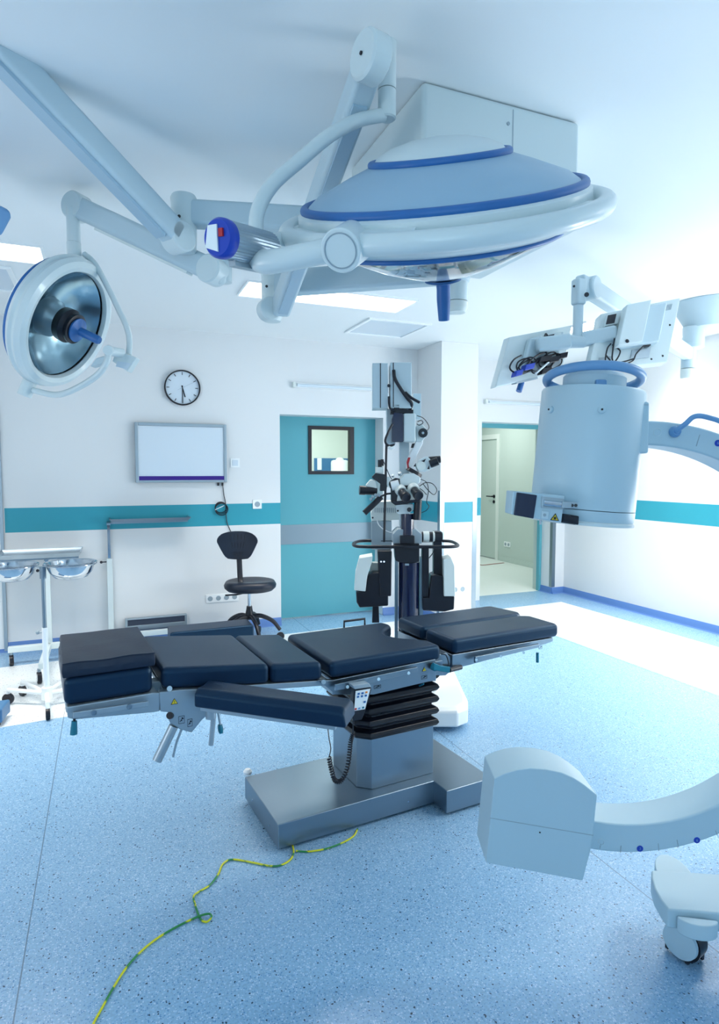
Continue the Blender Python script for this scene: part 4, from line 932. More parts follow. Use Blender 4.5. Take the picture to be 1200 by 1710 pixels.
# ------------------------------------------------------------------ left side stands
def swivel_caster(c0_, r, parent, tyre='black', hub='white', axis=(1, .2, 0)):
    a = V(axis).normalized(); cz = V((c0_.x, c0_.y, r))
    b = B(); b.lathe([(r*.62, -r*.32), (r*.95, -r*.34), (r, -r*.2), (r, r*.2), (r*.95, r*.34), (r*.62, r*.32)], cz, a, 28); w = b.build('caster', tyre, parent)
    b = B(); b.lathe([(r*.6, -r*.36), (r*.6, r*.36)], cz, a, 24); b.build('hub', hub, w)
    return w
# basin stand
SB = at_z(80, 1172, 0); SB = V((-.42, 4.42, 0)); 
SB = at_z(79, 1178, 0)
t = thing('basin_stand', 'white wheeled stand with two steel bowls in its rings at the left', 'stand', SB)
zh = at_d(79, 1154, (SB-CAM).dot(_f2)).z; dS = (SB-CAM).dot(_f2)
zj = V((SB.x, SB.y, at_d(74, 1046, dS).z)); zt2 = V((SB.x, SB.y, at_d(67, 945, dS).z))
b = B(); b.cyl((SB.x, SB.y, zh-.05), (SB.x, SB.y, zh+.03), .032); b.build('hub', 'white', t, bevel=.004)
b = B(); b.cyl((SB.x, SB.y, zh), zj, .017); b.build('lower_tube', 'white', t)
b = B(); b.cyl(zj-V((0, 0, .05)), zt2, .012); b.cyl(zt2-V((0, 0, .07)), zt2+V((0, 0, .005)), .019); b.build('upper_tube', 'steel', t)
b = B(); kq = zj-V((0, 0, .03)); b.cyl(kq, kq-RX*.04, .005); b.ball(kq-RX*.045, .013); b.build('clamp_knob', 'grey', t)
tips = [at_z(80, 1196, 0), at_z(38, 1162, 0), at_z(14, 1176, 0), at_z(122, 1172, 0), at_z(116, 1150, 0)]
for p in tips:
    d = (p-SB); d.z = 0; r_ = max(.25, min(.33, d.length)); e = SB+d.normalized()*r_
    b = B(); b.tube([V((SB.x, SB.y, zh-.01))+d.normalized()*.02, V((e.x, e.y, .095)), V((e.x, e.y, .07))], .0135, n=1, seg=14); b.build('leg', 'white', t)
    swivel_caster(V((e.x, e.y, 0)), .036, t, hub='black', axis=(d.y, -d.x, 0))
bowls = []
for px, rim_l, rim_r, py, lab in ((118, 80, 161, 940, 'shining steel bowl in the right ring of the white basin stand'), (20, -22, 58, 944, 'shining steel bowl cut by the left edge in the basin stand')):
    cc = V((*at_d(px, py, dS).xy, at_d(px, py, dS).z)); R = (at_d(rim_r, py, dS)-at_d(rim_l, py, dS)).length/2
    b = B(); ringp = [cc+V((math.cos(a)*R*.985, math.sin(a)*R*.985, -.006)) for a in [2*math.pi*i/40 for i in range(40)]]
    b.tube(ringp, .004, n=1, closed=True, seg=8); dd_ = (V((zt2.x, zt2.y, 0))-V((cc.x, cc.y, 0))).normalized(); b.bar(cc+dd_*R*.98-V((0, 0, .006)), V((zt2.x, zt2.y, cc.z-.006)), .012, .008); b.build('bowl_ring', 'chrome', t)
    bo = thing('steel_bowl', lab, 'bowl', cc, 'steel bowls in the basin stand')
    b = B(); k_ = R/.155
    prof = [(R*1.02, .004), (R*1.0, .006), (R*.93, .0), (R*.90, -.02), (R*.82, -.055), (R*.64, -.088), (R*.40, -.10), (.002, -.102)]
    b.lathe(prof+[(.002, -.100)]+[(max(.002, r-.003), h+.003) for r, h in prof[::-1][1:]], cc, (0, 0, 1), 56, cap=False); b.build('basin', 'chrome', bo)

# instrument trolleys (tray on an offset post)
def trolley(root, trayc, tw, td, zt, post, zj, beam, casters, feet_z=.11, lip=.03):
    b = B(); x0, x1, y0, y1 = trayc.x-tw/2, trayc.x+tw/2, trayc.y-td/2, trayc.y+td/2
    b.box((x0, y0, zt-.006), (x1, y1, zt)); 
    b.loft([[(x0, y0, zt), (x1, y0, zt), (x1+.02, y0-.02, zt+lip), (x0-.02, y0-.02, zt+lip)], [(x0, y0, zt-.005), (x1, y0, zt-.005), (x1+.02, y0-.023, zt+lip), (x0-.02, y0-.023, zt+lip)]])
    b.loft([[(x0, y1, zt), (x1, y1, zt), (x1+.02, y1+.02, zt+lip), (x0-.02, y1+.02, zt+lip)], [(x0, y1, zt-.005), (x1, y1, zt-.005), (x1+.02, y1+.023, zt+lip), (x0-.02, y1+.023, zt+lip)]])
    for s_, xx in ((-1, x0), (1, x1)): b.loft([[(xx, y0, zt), (xx, y1, zt), (xx+s_*.02, y1+.02, zt+lip), (xx+s_*.02, y0-.02, zt+lip)], [(xx, y0, zt-.005), (xx, y1, zt-.005), (xx+s_*.023, y1+.02, zt+lip), (xx+s_*.023, y0-.02, zt+lip)]])
    b.build('tray', 'steel', root)
    b = B()
    for yy in (y0+.06, y1-.06): b.bar((x0, yy, zt-.015), (x1, yy, zt-.015), .02, .016)
    b.bar((post.x, post.y, zt-.022), (trayc.x+tw*.35, trayc.y, zt-.022), .03, .018); b.bar((post.x, y0+.03, zt-.022), (post.x, y1-.03, zt-.022), .03, .018)
    b.build('tray_frame', 'steel', root)
    b = B(); b.bar((post.x, post.y, zj-.05), (post.x, post.y, zt-.02), .022, .022, up=(0, 1, 0)); b.build('upper_post', 'chrome', root)
    b = B(); b.bar((post.x, post.y, feet_z), (post.x, post.y, zj), .046, .046, up=(0, 1, 0)); b.build('lower_post', 'enamel', root, bevel=.004)
    b = B(); b.cyl((post.x, post.y, zj-.03), (post.x-.06, post.y-.01, zj-.03), .005); b.ball((post.x-.065, post.y-.01, zj-.03), .012); b.build('clamp_knob', 'black', root)
    b = B()
    for p, q in beam: b.bar(p, q, .045, .045)
    b.build('foot_bar', 'enamel', root, bevel=.004)
    for c0_ in casters:
        w = swivel_caster(c0_, .042, root, 'black', 'white')
        b = B(); b.cyl((c0_.x, c0_.y, .07), (c0_.x, c0_.y, feet_z), .012); b.build('stem', 'steel', w)
# tall one against the wall at left
dM = 4.9
pt = at_d(80, 1000, dM); pz = lambda py: at_d(80, py, dM).z
cL = at_z(20, 1110, 0); cF = at_z(66, 1141, 0)
post = V((pt.x, pt.y, 0))
t = thing('instrument_trolley', 'instrument trolley with a grey tray behind the two steel bowls', 'trolley', post, 'wheeled instrument trolleys')
tc_ = V((at_d(68, 920, dM+.05).x, at_d(68, 920, dM+.05).y, 0))
yb = cL.y-.02
trolley(t, tc_, .56, .36, at_d(68, 931, dM-.1).z, post, pz(945), [((cL.x-.02, yb, .125), (cL.x+.72, yb, .125)), ((post.x, yb, .125), (post.x, cF.y-.02, .125))], [V((cL.x, yb, 0)), V((post.x-.02, cF.y, 0)), V((cL.x+.68, yb, 0))], .105)
# second one, with its tray on the teal stripe
dM2 = 5.35
pt = at_d(183, 950, dM2); post = V((pt.x, pt.y, 0)); trc = at_d(252, 866, dM2-.05)
t = thing('instrument_trolley', 'instrument trolley with a long tray in front of the teal wall stripe', 'trolley', post, 'wheeled instrument trolleys')
zt3 = at_d(252, 871, dM2-.15).z
trolley(t, V((trc.x, post.y, 0)), .62, .34, zt3, post, at_d(183, 932, dM2).z, [((post.x, post.y+.2, .075), (post.x, post.y-.3, .075)), ((post.x, post.y-.1, .075), (post.x+.6, post.y-.1, .075))], [V((post.x, post.y+.19, 0)), V((post.x, post.y-.28, 0)), V((post.x+.62, post.y-.1, 0))], .075, lip=.022)
# low blue step at the left edge
a = at_z(0, 1212, 0); t = thing('footstool', 'low blue grey step cut off by the left edge near the basin stand', 'stool', (a.x-.15, a.y+.1, 0))
b = B(); p_ = at_z(17, 1195, 0); b.prism([V((a.x-.35, a.y-.02, .02)), V((a.x+.015, a.y-.02, .02)), V((p_.x-.005, p_.y-.04, .02)), V((p_.x+.005, p_.y+.0, .02)), V((a.x-.35, p_.y+.0, .02))], (0, 0, .085)); b.build('top', 'stool', t, bevel=.012, segs=3)
b = B()
for x, y in ((a.x-.3, a.y+.02), (a.x-.02, a.y+.02), (a.x-.3, p_.y-.03), (a.x-.02, p_.y-.03)): b.cyl((x, y, 0), (x, y, .03), .02)
b.build('foot', 'black', t)

# ------------------------------------------------------------------ black chair and padded block by the wall
dC = 5.40; C0 = at_d(416, 1000, dC); gx, gy = C0.x, C0.y
CH = facing(416, 1000, dC); zc_ = lambda py: CH.p(416, py).z
t = thing('swivel_chair', 'black moulded swivel chair with backrest standing by the teal door', 'chair', (gx, gy, 0))
zs_ = zc_(978)
b = B(); rings = []
fwd = (CH.u*.72+CH.w*-.12).normalized(); lat = V((-fwd.y, fwd.x, 0))     # the seat points right
sc0 = V((gx, gy, 0))+CH.u*.01
for h, s_ in ((-.045, .70), (-.035, .86), (-.01, .98), (.012, 1.0), (.03, .95), (.040, .80), (.036, .5), (.030, .1)):
    ring = []
    for i in range(40):
        a = 2*math.pi*i/40; ca, sa = math.cos(a), math.sin(a); q_ = (abs(ca)**2.6+abs(sa)**2.6)**(-1/2.6)
        lift = .014*abs(sa)*s_ if h > .02 else 0
        ring.append(sc0+fwd*(ca*q_*.225*s_)+lat*(sa*q_*.20*s_)+V((0, 0, zs_+h+lift)))
    rings.append(ring)
b.loft(rings); b.build('seat', 'moulded', t, ang=60)
# backrest: curved pad facing right-front
bp = [(0, 888), (0, 932)]
bk = CH.p(398, 910, .0)
b = B(); NXB, NYB = 18, 12; outl = []
def back_pt(u_, v_, off):     # u -1..1 across, v 0 bottom..1 top
    wid = (.100+.082*min(1, v_*1.45)**.85)*(1-.24*max(0, (v_-.66)/.34)**2.6)*(1-.10*max(0, (.10-v_)/.10))
    a = u_; x = a*wid; bow = .085*a*a*(.6+.4*v_)
    return V((bk.x, bk.y, 0))+CH.u*(x*.97)+CH.w*(bow*.6+off*(1-.5*abs(u_)**3)*(1-.4*abs(2*v_-1)**4)) + V((0, 0, zc_(934)+(zc_(887)-zc_(934))*v_ - .020*abs(a)**3*v_+.010*a*a*(1-v_)))
fr_ = [[back_pt(-1+2*i/NXB, j/NYB, .028) for i in range(NXB+1)] for j in range(NYB+1)]
bk_ = [[back_pt(-1+2*i/NXB, j/NYB, -.018) for i in range(NXB+1)] for j in range(NYB+1)]
vf = [[b.bm.verts.new(p) for p in r] for r in fr_]; vb = [[b.bm.verts.new(p) for p in r] for r in bk_]
for j in range(NYB):
    for i in range(NXB):
        b.bm.faces.new((vf[j][i], vf[j][i+1], vf[j+1][i+1], vf[j+1][i])); b.bm.faces.new((vb[j][i], vb[j+1][i], vb[j+1][i+1], vb[j][i+1]))
for i in range(NXB):
    b.bm.faces.new((vf[0][i], vb[0][i], vb[0][i+1], vf[0][i+1])); b.bm.faces.new((vf[NYB][i], vf[NYB][i+1], vb[NYB][i+1], vb[NYB][i]))
for j in range(NYB):
    b.bm.faces.new((vf[j][0], vf[j+1][0], vb[j+1][0], vb[j][0])); b.bm.faces.new((vf[j][NXB], vb[j][NXB], vb[j+1][NXB], vf[j+1][NXB]))
b.build('backrest', 'moulded', t, bevel=.012, segs=3, ang=60)
b = B()
for i in range(-2, 3):
    for v0, v1 in ((.12, .28), (.42, .62), (.72, .9)):
        b.tube([back_pt(i*.16*(.7+.5*v), v, .0285) for v in (v0, (v0+v1)/2, v1)], .0022, seg=6, n=2)
b.build('grip_grooves', 'black', t)
b = B(); b.tube([CH.p(399, 928, -.02), CH.p(400, 950, -.02), CH.p(401, 966, -.01), CH.p(404, 978, .02), CH.p(412, 985, .02)], .024, seg=10); b.build('back_support', 'black', t)
b = B(); b.cyl((gx, gy, zc_(1018)), (gx, gy, zs_-.04), .014); b.build('gas_column', 'chrome', t)
b = B(); b.lathe([(.05, zs_-.062), (.08, zs_-.045), (.08, zs_-.04)], (gx, gy, 0), (0, 0, 1), 24); b.tube([V((gx, gy, zs_-.055)), CH.p(395, 993, .02), CH.p(376, 994, .02)], .007, n=1); b.build('seat_mechanism', 'black', t)
zh_ = zc_(1026)
b = B(); b.lathe([(.040, zh_-.04), (.036, zh_), (.026, zc_(1016)), (.024, zc_(1012))], (gx, gy, 0), (0, 0, 1), 28); b.build('hub', 'black', t)
for i in range(5):
    a = rad(-62+72*i); d = CH.u*math.cos(a)+CH.w*math.sin(a)*-1; d = CH.u*math.cos(a)-CH.w*math.sin(a)
    P0 = V((gx, gy, zh_-.02))
    pts_ = [P0+d*.02, P0+d*.10+V((0, 0, .004)), P0+d*.20-V((0, 0, .045)), V((gx, gy, .09))+d*.265]
    b = B(); b.tube(pts_, lambda f: .022-.006*f, seg=12); b.build('leg', 'black', t)
    swivel_caster(V((gx, gy, 0))+d*.268, .035, t, 'black', 'black', axis=(d.y, -d.x, .0))
# padded block
PBk = facing(355, 1045, 5.0); 
pa = at_z(284, 1060, .22); 
x0_, y0_ = at_z(296, 1056, .23).x, at_z(330, 1055, .23).y
pr = at_z(424, 1046, .22); pk = at_z(330, 1041, .24)
t = thing('padded_block', 'long black padded block on the floor beside the black chair', 'cushion', (pa.x+.3, pa.y, 0))
bx0, bx1, by0 = pa.x, pr.x, min(pa.y, pr.y)
b = B(); b.box((bx0, by0, .05), (bx1, by0+.24, .235)); b.build('cushion', 'vinyl', t, bevel=.02, segs=4)
b = B(); b.box((bx0+.03, by0+.02, 0), (bx1-.03, by0+.22, .05)); b.build('plinth', 'black', t)

# ------------------------------------------------------------------ surgical microscope
dM_ = 3.95; MS = facing(682, 1000, dM_); P = MS.p; WM = MS.w
mo = MS.p(684, 1000); m0 = V((mo.x, mo.y, 0))
t = thing('surgical_microscope', 'tall floor standing surgical microscope with eyepieces and two head boxes', 'microscope', m0)
def ML(u_, w_, z): return m0+MS.u*u_+WM*w_+V((0, 0, z))
def slab(nm, pts, w0, w1, m, bev=.004, par=None):
    b = B(); b.prism([P(x, y, w1) for x, y in pts], -WM*(w1-w0)); return b.build(nm, m, par or t, bevel=bev, segs=3)
def rect(x0, y0, x1, y1): return [(x0, y0), (x1, y0), (x1, y1), (x0, y1)]
# base
fp = [(-.30, .42), (-.22, .46), (-.08, .46), (-.05, .30), (.02, .30), (.05, .46), (.24, .46), (.31, .40), (.33, .28), (.33, -.32), (.27, -.38), (-.25, -.38), (-.31, -.32)]
b = B(); b.loft([[ML(x, y, z) for x, y in fp] for z in (.03, .12)]+[[ML(x*.93, y*.96-.01, .145) for x, y in fp]]); b.build('base', 'white', t, bevel=.012, segs=3)
b = B(); b.box((-.16, -.2, .14), (.16, .2, .21), ML); b.build('base_tower', 'white', t, bevel=.02, segs=3)
for x, y in ((-.2, .36), (.2, .36), (-.2, -.28), (.2, -.28)): 
    swivel_caster(ML(x, y, 0), .034, t, 'black', 'black')
# column
b = B(); b.lathe([(.066, .20), (.066, MS.p(682, 938).z)], ML(-.006, .0, 0), (0, 0, 1), 40); b.build('column', 'navy', t)
b = B()
for x in (661.5, 703): b.bar(V((*P(x, 1000, -.0).xy, .2)), V((*P(x, 1000, -.0).xy, P(x, 930).z)), .02, .05, up=WM)
b.build('column_rail', 'steel', t)
slab('column_head', [(658, 908), (700, 908), (700, 938), (692, 940), (668, 940), (660, 936)], -.06, .085, 'black')
b = B()
for x in (676, 681): b.cyl(P(x, 912.5, .098), P(x, 912.5, .102), .006)
b.build('indicator', 'chrome', t); slab('status_plate', rect(676, 941, 682.5, 944.5), .06, .07, 'alu', .001)
# push handle loop
wz = P(682, 913, .11).z
hl = [P(598, 908, .11), P(592, 900, .0), P(594, 894, -.1)]
lo = lambda x, w_: V((*P(x, 913, .11).xy, wz)) + WM*(w_-.11)
loop = [lo(606, .11), lo(650, .115), lo(720, .115), lo(752, .11), lo(766, .06), lo(768, -.05), lo(764, -.17), lo(748, -.21), lo(700, -.21), lo(640, -.21), lo(608, -.21), lo(596, -.15), lo(590, -.05), lo(592, .06)]
b = B(); b.tube(loop, .0105, seg=12, n=5, closed=True); b.build('push_handle', 'black', t)
slab('handle_block', [(664, 884), (694, 884), (704, 892), (704, 908), (656, 908), (656, 892)], -.12, .06, 'grey')
slab('clutch', rect(668, 895, 692, 908), .06, .10, 'black')
# dark post and white post
b = B(); b.cyl(V((*P(680, 890, .03).xy, P(680, 897).z)), V((*P(680, 890, .03).xy, P(680, 857).z)), .042); b.build('post', 'navy', t)
slab('rear_post', rect(667, 735, 683, 880), -.10, -.04, 'enamel2')
slab('pedestal_plate', [(660, 842), (690, 842), (690, 852), (682, 858), (663, 859)], .01, .07, 'enamel')
b = B(); b.cyl(P(683, 851, .065), P(683, 851, .085), .014); b.cyl(P(664, 853, .065), P(664, 853, .08), .006); b.build('locking_knob', 'black', t)
# side arms: balance weights and covers
slab('left_cover', [(600, 932), (622, 928), (621, 938), (613, 962), (610, 988), (591, 986), (593, 958)], -.05, .09, 'cream', .006)
slab('left_drum', [(594, 988), (608, 988), (614, 962), (622, 956), (640, 956), (648, 972), (648, 1012), (600, 1015), (595, 1006)], -.09, .06, 'black', .008)
slab('left_strut', [(630, 920), (654, 920), (653, 996), (634, 996)], -.03, .07, 'black', .008)
slab('left_bracket', [(622, 1012), (632, 1012), (633, 1040), (621, 1040)], -.02, .03, 'black', .002)
slab('left_inner_cover', rect(618, 940, 632, 956), -.08, -.02, 'cream', .004)
b = B()
for x in (636, 641): b.cyl(P(x, 938, .07), P(x, 938, .073), .005)
b.build('indicator', 'chrome', t)
slab('right_strut', rect(705, 914, 716, 998), -.03, .05, 'black', .006)
slab('right_strut', rect(724, 888, 738, 962), -.06, .02, 'black', .006)
b = B(); b.cyl(P(704, 896, .0), P(738, 897, .0), .032); b.build('right_motor', 'black', t)
b = B(); b.cyl(P(706, 896, .0), P(716, 896, .0), .034); b.cyl(P(722, 896, .0), P(725, 896, .0), .034); b.build('motor_band', 'cream', t)
slab('right_cover', [(740, 934), (753, 930), (759, 945), (760, 996), (741, 996)], -.06, .08, 'cream', .006)
slab('right_drum', [(705, 998), (716, 998), (720, 962), (728, 959), (740, 962), (741, 996), (759, 996), (758, 1018), (742, 1022), (706, 1020)], -.08, .06, 'black', .008)
b = B(); b.tube([P(716, 932, .02), P(722, 924, .02), P(726, 916, .01)], .003, seg=8); b.build('motor_cable', 'black', t)
# controller box behind
slab('control_box', [(619, 858), (622, 848), (632, 838), (665, 836), (670, 868), (620, 870)], -.26, -.10, 'cream', .004)
b = B()
for i in range(11): b.bar(P(626+i*3.4, 848, -.0985), P(626+i*3.4, 856, -.0985), .004, .002, up=WM)
b.build('vent_slots', 'grey', t)
b = B(); b.cyl(P(622, 864.5, -.099), P(622, 864.5, -.096), .006); b.build('power_switch', 'black', t)
b = B(); b.tube([P(629, 868, -.1), P(632, 876, -.08), P(640, 884, -.06), P(652, 889, -.06), P(658, 888, -.06)], .0035, seg=8); b.build('white_lead', 'white', t)
slab('rear_box', rect(620, 870, 654, 918), -.28, -.2, 'grey', .004)
# microscope head
slab('head', [(667, 800), (676, 791), (690, 790), (702, 797), (701, 806), (692, 812), (668, 812)], -.05, .06, 'enamel', .006)
b = B(); b.cyl(P(690, 791, .0)-MS.v*.0, P(693, 786, .0), .056, .050); b.build('head_collar', 'black', t)
slab('eyepiece_block', [(653, 815), (668, 811), (692, 810), (702, 818), (696, 838), (660, 844), (653, 838)], -.03, .07, 'black', .006)
slab('eyepiece_plate', [(662, 838), (666, 816), (686, 818), (697, 828), (690, 838)], .07, .085, 'cream', .004)
for px, py in ((668, 818), (689, 815)):
    a_ = P(px, py, .07); e_ = P(px+9, py+12, .17)
    b = B(); b.cyl(a_, a_.lerp(e_, .35), .036, .033); b.build('eyepiece_flange', 'cream', t)
    b = B(); b.lathe([(.026, 0), (.027, .05), (.031, .06), (.031, .085), (.026, .092), (.02, .09)], a_.lerp(e_, .3), e_-a_, 28); b.build('eyepiece', 'black', t)
slab('eyepiece_bar', [(652, 838), (700, 834), (702, 838), (660, 844)], .06, .10, 'black', .003)
b = B(); b.cyl(P(653, 812, .06), P(666, 809, .06), .030); b.build('head_cap', 'white', t)
# right assistant scope
slab('assistant_scope', [(694, 778), (700, 768), (712, 762), (718, 766), (723, 781), (710, 788), (699, 788)], -.03, .05, 'enamel', .006)
b = B(); b.cyl(P(703, 778, .06), P(703, 778, .05)-WM*.02, .028); b.build('scope_joint', 'cream', t)
b = B(); b.cyl(P(716, 769, .02), P(735, 767, .02), .024, .022); b.cyl(P(718, 775, .04), P(731, 770, .05), .026, .025); b.build('eyepiece', 'black', t)
b = B()
for pts_ in ([(703, 770), (711, 766), (708, 772)], [(690, 779), (694, 773), (694, 779)], [(713, 783), (716, 777), (717, 784)]):
    b.prism([P(x, y, .0515) for x, y in pts_], WM*.003)
b.build('scope_trim', 'black', t)
# upper arm with red band
slab('upper_arm', [(694, 738), (706, 730), (706, 740), (690, 772), (684, 784), (678, 784), (679, 768)], -.06, .01, 'white', .005)
slab('red_band', [(681, 764), (685, 764), (682, 775), (683, 783), (680, 783), (678.5, 772)], .012, .016, 'red', .001)
slab('black_plate', [(687.5, 741), (692.5, 740), (690, 748), (685.5, 748)], .012, .016, 'black', .001)
# body block
slab('drive_housing', [(654, 700), (658, 689), (673, 690), (673, 738), (654, 738)], -.07, .07, 'navy', .004)
slab('drive_cover', rect(673, 690, 694, 738), -.07, .06, 'enamel', .010)
slab('rear_cover', rect(645, 682, 660, 742), -.16, -.06, 'enamel2', .006)
slab('side_cover', [(694, 712), (702, 706), (712, 716), (712, 728), (704, 738), (694, 738)], -.08, .02, 'enamel', .006)
b = B(); b.cyl(P(706, 723, .02), P(706, 723, .05), .029); kn = b.build('focus_knob', 'black', t)
b = B(); b.cyl(P(706, 723, .05), P(706, 723, .053), .008); b.build('knob_cap', 'alu', kn)
slab('top_clamp', [(652, 682), (657, 682), (657, 675), (667, 675), (667, 683), (690, 684), (690, 690), (652, 690)], -.05, .05, 'black', .003)
slab('head_box', rect(621.5, 606, 647.8, 681.5), -.12, .05, 'enamel2', .005)
slab('head_box', rect(651.2, 605, 687, 682), -.12, .05, 'enamel2', .005)
b = B(); b.bar(P(635, 606.5, .0505), P(635, 681, .0505), .005, .002, up=WM); b.bar(P(656.5, 605.5, .0505), P(656.5, 680, .0505), .005, .002, up=WM); b.build('box_seam', 'black', t)
b = B(); b.cyl(P(649, 644, .052), P(649, 644, .06), .010); b.build('box_catch', 'black', t)
slab('rear_box', rect(690, 657, 703, 700), -.2, -.1, 'enamel2', .004)
b = B(); b.tube([P(657, 618, .07), P(659, 632, .075), P(668, 648, .075), P(679, 664, .07), P(687, 674, .05), P(684, 684, .03)], .0105, seg=10); b.tube([P(676, 655, .06), P(686, 664, .05), P(700, 672, .03)], .009, seg=8); b.build('support_strut', 'black', t)
b = B(); b.tube([P(649, 662, .06), P(649.5, 675, .06), P(652, 683, .06), P(660, 686, .06)], .007, seg=8); b.build('box_cable', 'black', t)
# cables
b = B(); b.cyl(P(645, 742, .05), P(641, 905, .05), .0075); b.build('cable_pole', 'black', t)
b = B(); b.tube([P(655, 708, .075), P(648, 722, .09), P(643, 736, .08), P(648, 744, .07), P(658, 743, .05)], .0075, seg=8); b.build('main_cable', 'black', t)
b = B(); b.tube([P(648, 745, .07), P(654, 747, .08), P(660, 744, .07)], .004, seg=8); b.tube([P(648, 748, .07), P(654, 750, .08), P(659, 747, .07)], .004, seg=8); b.build('cable_ties', 'white', t)
b = B()
for pts_ in ([(702, 800), (712, 806), (715, 820), (712, 838), (716, 845), (712, 852), (704, 856)], [(700, 812), (710, 806), (722, 808), (729, 818), (724, 826), (714, 818), (706, 808)], [(684, 818), (692, 812), (704, 818), (712, 826)], [(688, 838), (686, 848), (691, 854), (697, 856)], [(696, 694), (706, 698), (713, 706), (716, 714), (712, 720)], [(640, 770), (645, 782), (650, 794), (654, 800)], [(697, 704), (703, 702), (706, 706), (700, 710), (696, 708)]):
    b.tube([P(x, y, .05+.02*((i*7) % 3-1)) for i, (x, y) in enumerate(pts_)], .0026, seg=6)
b.build('loose_cables', 'black', t)
# handles
b = B(); b.tube([P(698, 834, .07), P(697, 850, .07), P(696, 868, .07)], .024, n=2, seg=16); b.build('right_grip', 'black', t)
b = B(); b.tube([P(636, 830, .08), P(626, 840, .09), P(608, 857, .10)], .018, n=2, seg=14); lg = b.build('left_grip', 'black', t)
b = B()
for x, y in ((623, 831), (628, 828), (620, 835), (633, 828)): b.cyl(P(x, y, .09), P(x-1.5, y-2, .11), .008)
b.build('grip_buttons', 'grey', lg)
b = B(); b.tube([P(636, 829, .08), P(645, 825, .06), P(652, 824, .05)], .006, seg=8); b.build('grip_stem', 'black', t)
# left camera tower
slab('camera_mount', [(621, 796), (627, 790), (642, 792), (646, 812), (645, 820), (634, 820), (635, 808), (621, 798)], -.02, .06, 'black', .005)
slab('camera', [(627, 780), (640, 781), (640, 790), (627, 789)], -.01, .05, 'cream', .003)
b = B(); b.cyl(P(634, 780, .02), P(634, 768, .02), .013); b.cyl(P(638, 778, .02), P(638, 767, .02), .010); b.build('camera_plug', 'black', t)
slab('prism_block', [(644, 796), (652, 796), (648, 814), (645, 812)], -.01, .05, 'enamel', .003)
slab('ocular_body', [(610, 810), (618, 801), (627, 801), (630, 813), (626, 824), (612, 814)], -.02, .05, 'cream', .006)
b = B(); b.cyl(P(628, 820, .03), P(607, 819, .05), .026); b.cyl(P(609, 819, .05), P(600, 818.5, .055), .029); b.build('eyepiece', 'black', t)
slab('turret', [(648, 806), (660, 798), (672, 800), (666, 812), (652, 816)], -.03, .05, 'black', .004)
b = B(); b.cyl(P(668, 793, .05), P(667, 789, .06), .012); b.cyl(P(656, 796, .05), P(655, 793, .06), .008); b.build('turret_knob', 'alu', t)

# ------------------------------------------------------------------ twin monitors on a boom
DMn = 3.3
mt = at_d(1176, 515, 4.65)
t = thing('monitor_boom', 'white ceiling boom with bowl shaped mount that carries two monitors', 'boom', (mt.x, mt.y, HC))
b = B(); 
zz1, zz2, zz3 = at_d(1170, 553, 4.6).z, at_d(1170, 520, 4.6).z, at_d(1150, 632, 4.6).z
mc = at_d(1185, 540, 4.6); b.lathe([(.10, zz1), (.16, zz1+.02), (.235, zz2), (.26, zz2+.03), (.27, HC-.002)], (mc.x, mc.y, 0), (0, 0, 1), 56); b.build('ceiling_bowl', 'enamel2', t)
pc = at_d(1157, 570, 4.6); b = B(); b.cyl((pc.x, pc.y, at_d(1157, 582, 4.6).z), (pc.x, pc.y, zz1+.03), .075); b.build('bearing', 'enamel2', t, bevel=.008)
pd_ = at_d(1149, 600, 4.6); b = B(); b.cyl((pd_.x, pd_.y, zz3+.075), (pd_.x, pd_.y, at_d(1149, 575, 4.6).z), .05); b.build('drop_tube', 'enamel2', t)
b = B(); b.lathe([(.045, zz3), (.052, zz3+.01), (.052, zz3+.07)], (pd_.x, pd_.y, 0), (0, 0, 1), 32); b.build('end_cap', 'cream', t)
Kb = at_d(985, 482, DMn+.05)
b = B(); Eb = V((pd_.x, pd_.y, zz3+.18)); b.bar(Kb, Eb, .075, .10); b.build('spring_arm', 'enamel2', t, bevel=.02, segs=3)
dirn = (Eb-Kb).normalized(); side = dirn.cross(V((0, 0, 1))).normalized()
b = B(); knuckle(b, Kb, side, .062, .085); b.build('knuckle', 'enamel2', t)
b = B(); tp, bt_ = at_d(966, 474, DMn), at_d(964, 562, DMn); tp = V((bt_.x, bt_.y, tp.z)); mm = tp.lerp(bt_, .42)
b.bar(tp+V((0, 0, .02)), mm, .062, .062, up=(0, 1, 0)); b.bar(Kb, tp, .06, .09); b.build('elbow', 'enamel2', t, bevel=.015, segs=3)
b = B(); b.cyl(mm, bt_, .026); b.build('drop_tube', 'enamel2', t)
b = B(); b.cyl(at_d(962, 562, DMn), at_d(960, 573, DMn), .03)
b.tube([at_d(948, 571, DMn), at_d(975, 570, DMn-.01)], .034, n=1, seg=20); b.build('swivel', 'enamel2', t)
b = B(); b.bar(at_d(895, 577, DMn+.02), at_d(952, 570, DMn), .08, .075); b.bar(at_d(970, 568, DMn), at_d(1028, 556, DMn-.03), .08, .075); b.build('cross_bar', 'enamel2', t, bevel=.015, segs=3)
b = B(); b.cyl(at_d(958, 478, DMn-.05), at_d(958, 478, DMn-.058), .006); b.cyl(at_d(979, 492, DMn-.06), at_d(979, 492, DMn-.068), .012); b.build('bolt', 'black', t)
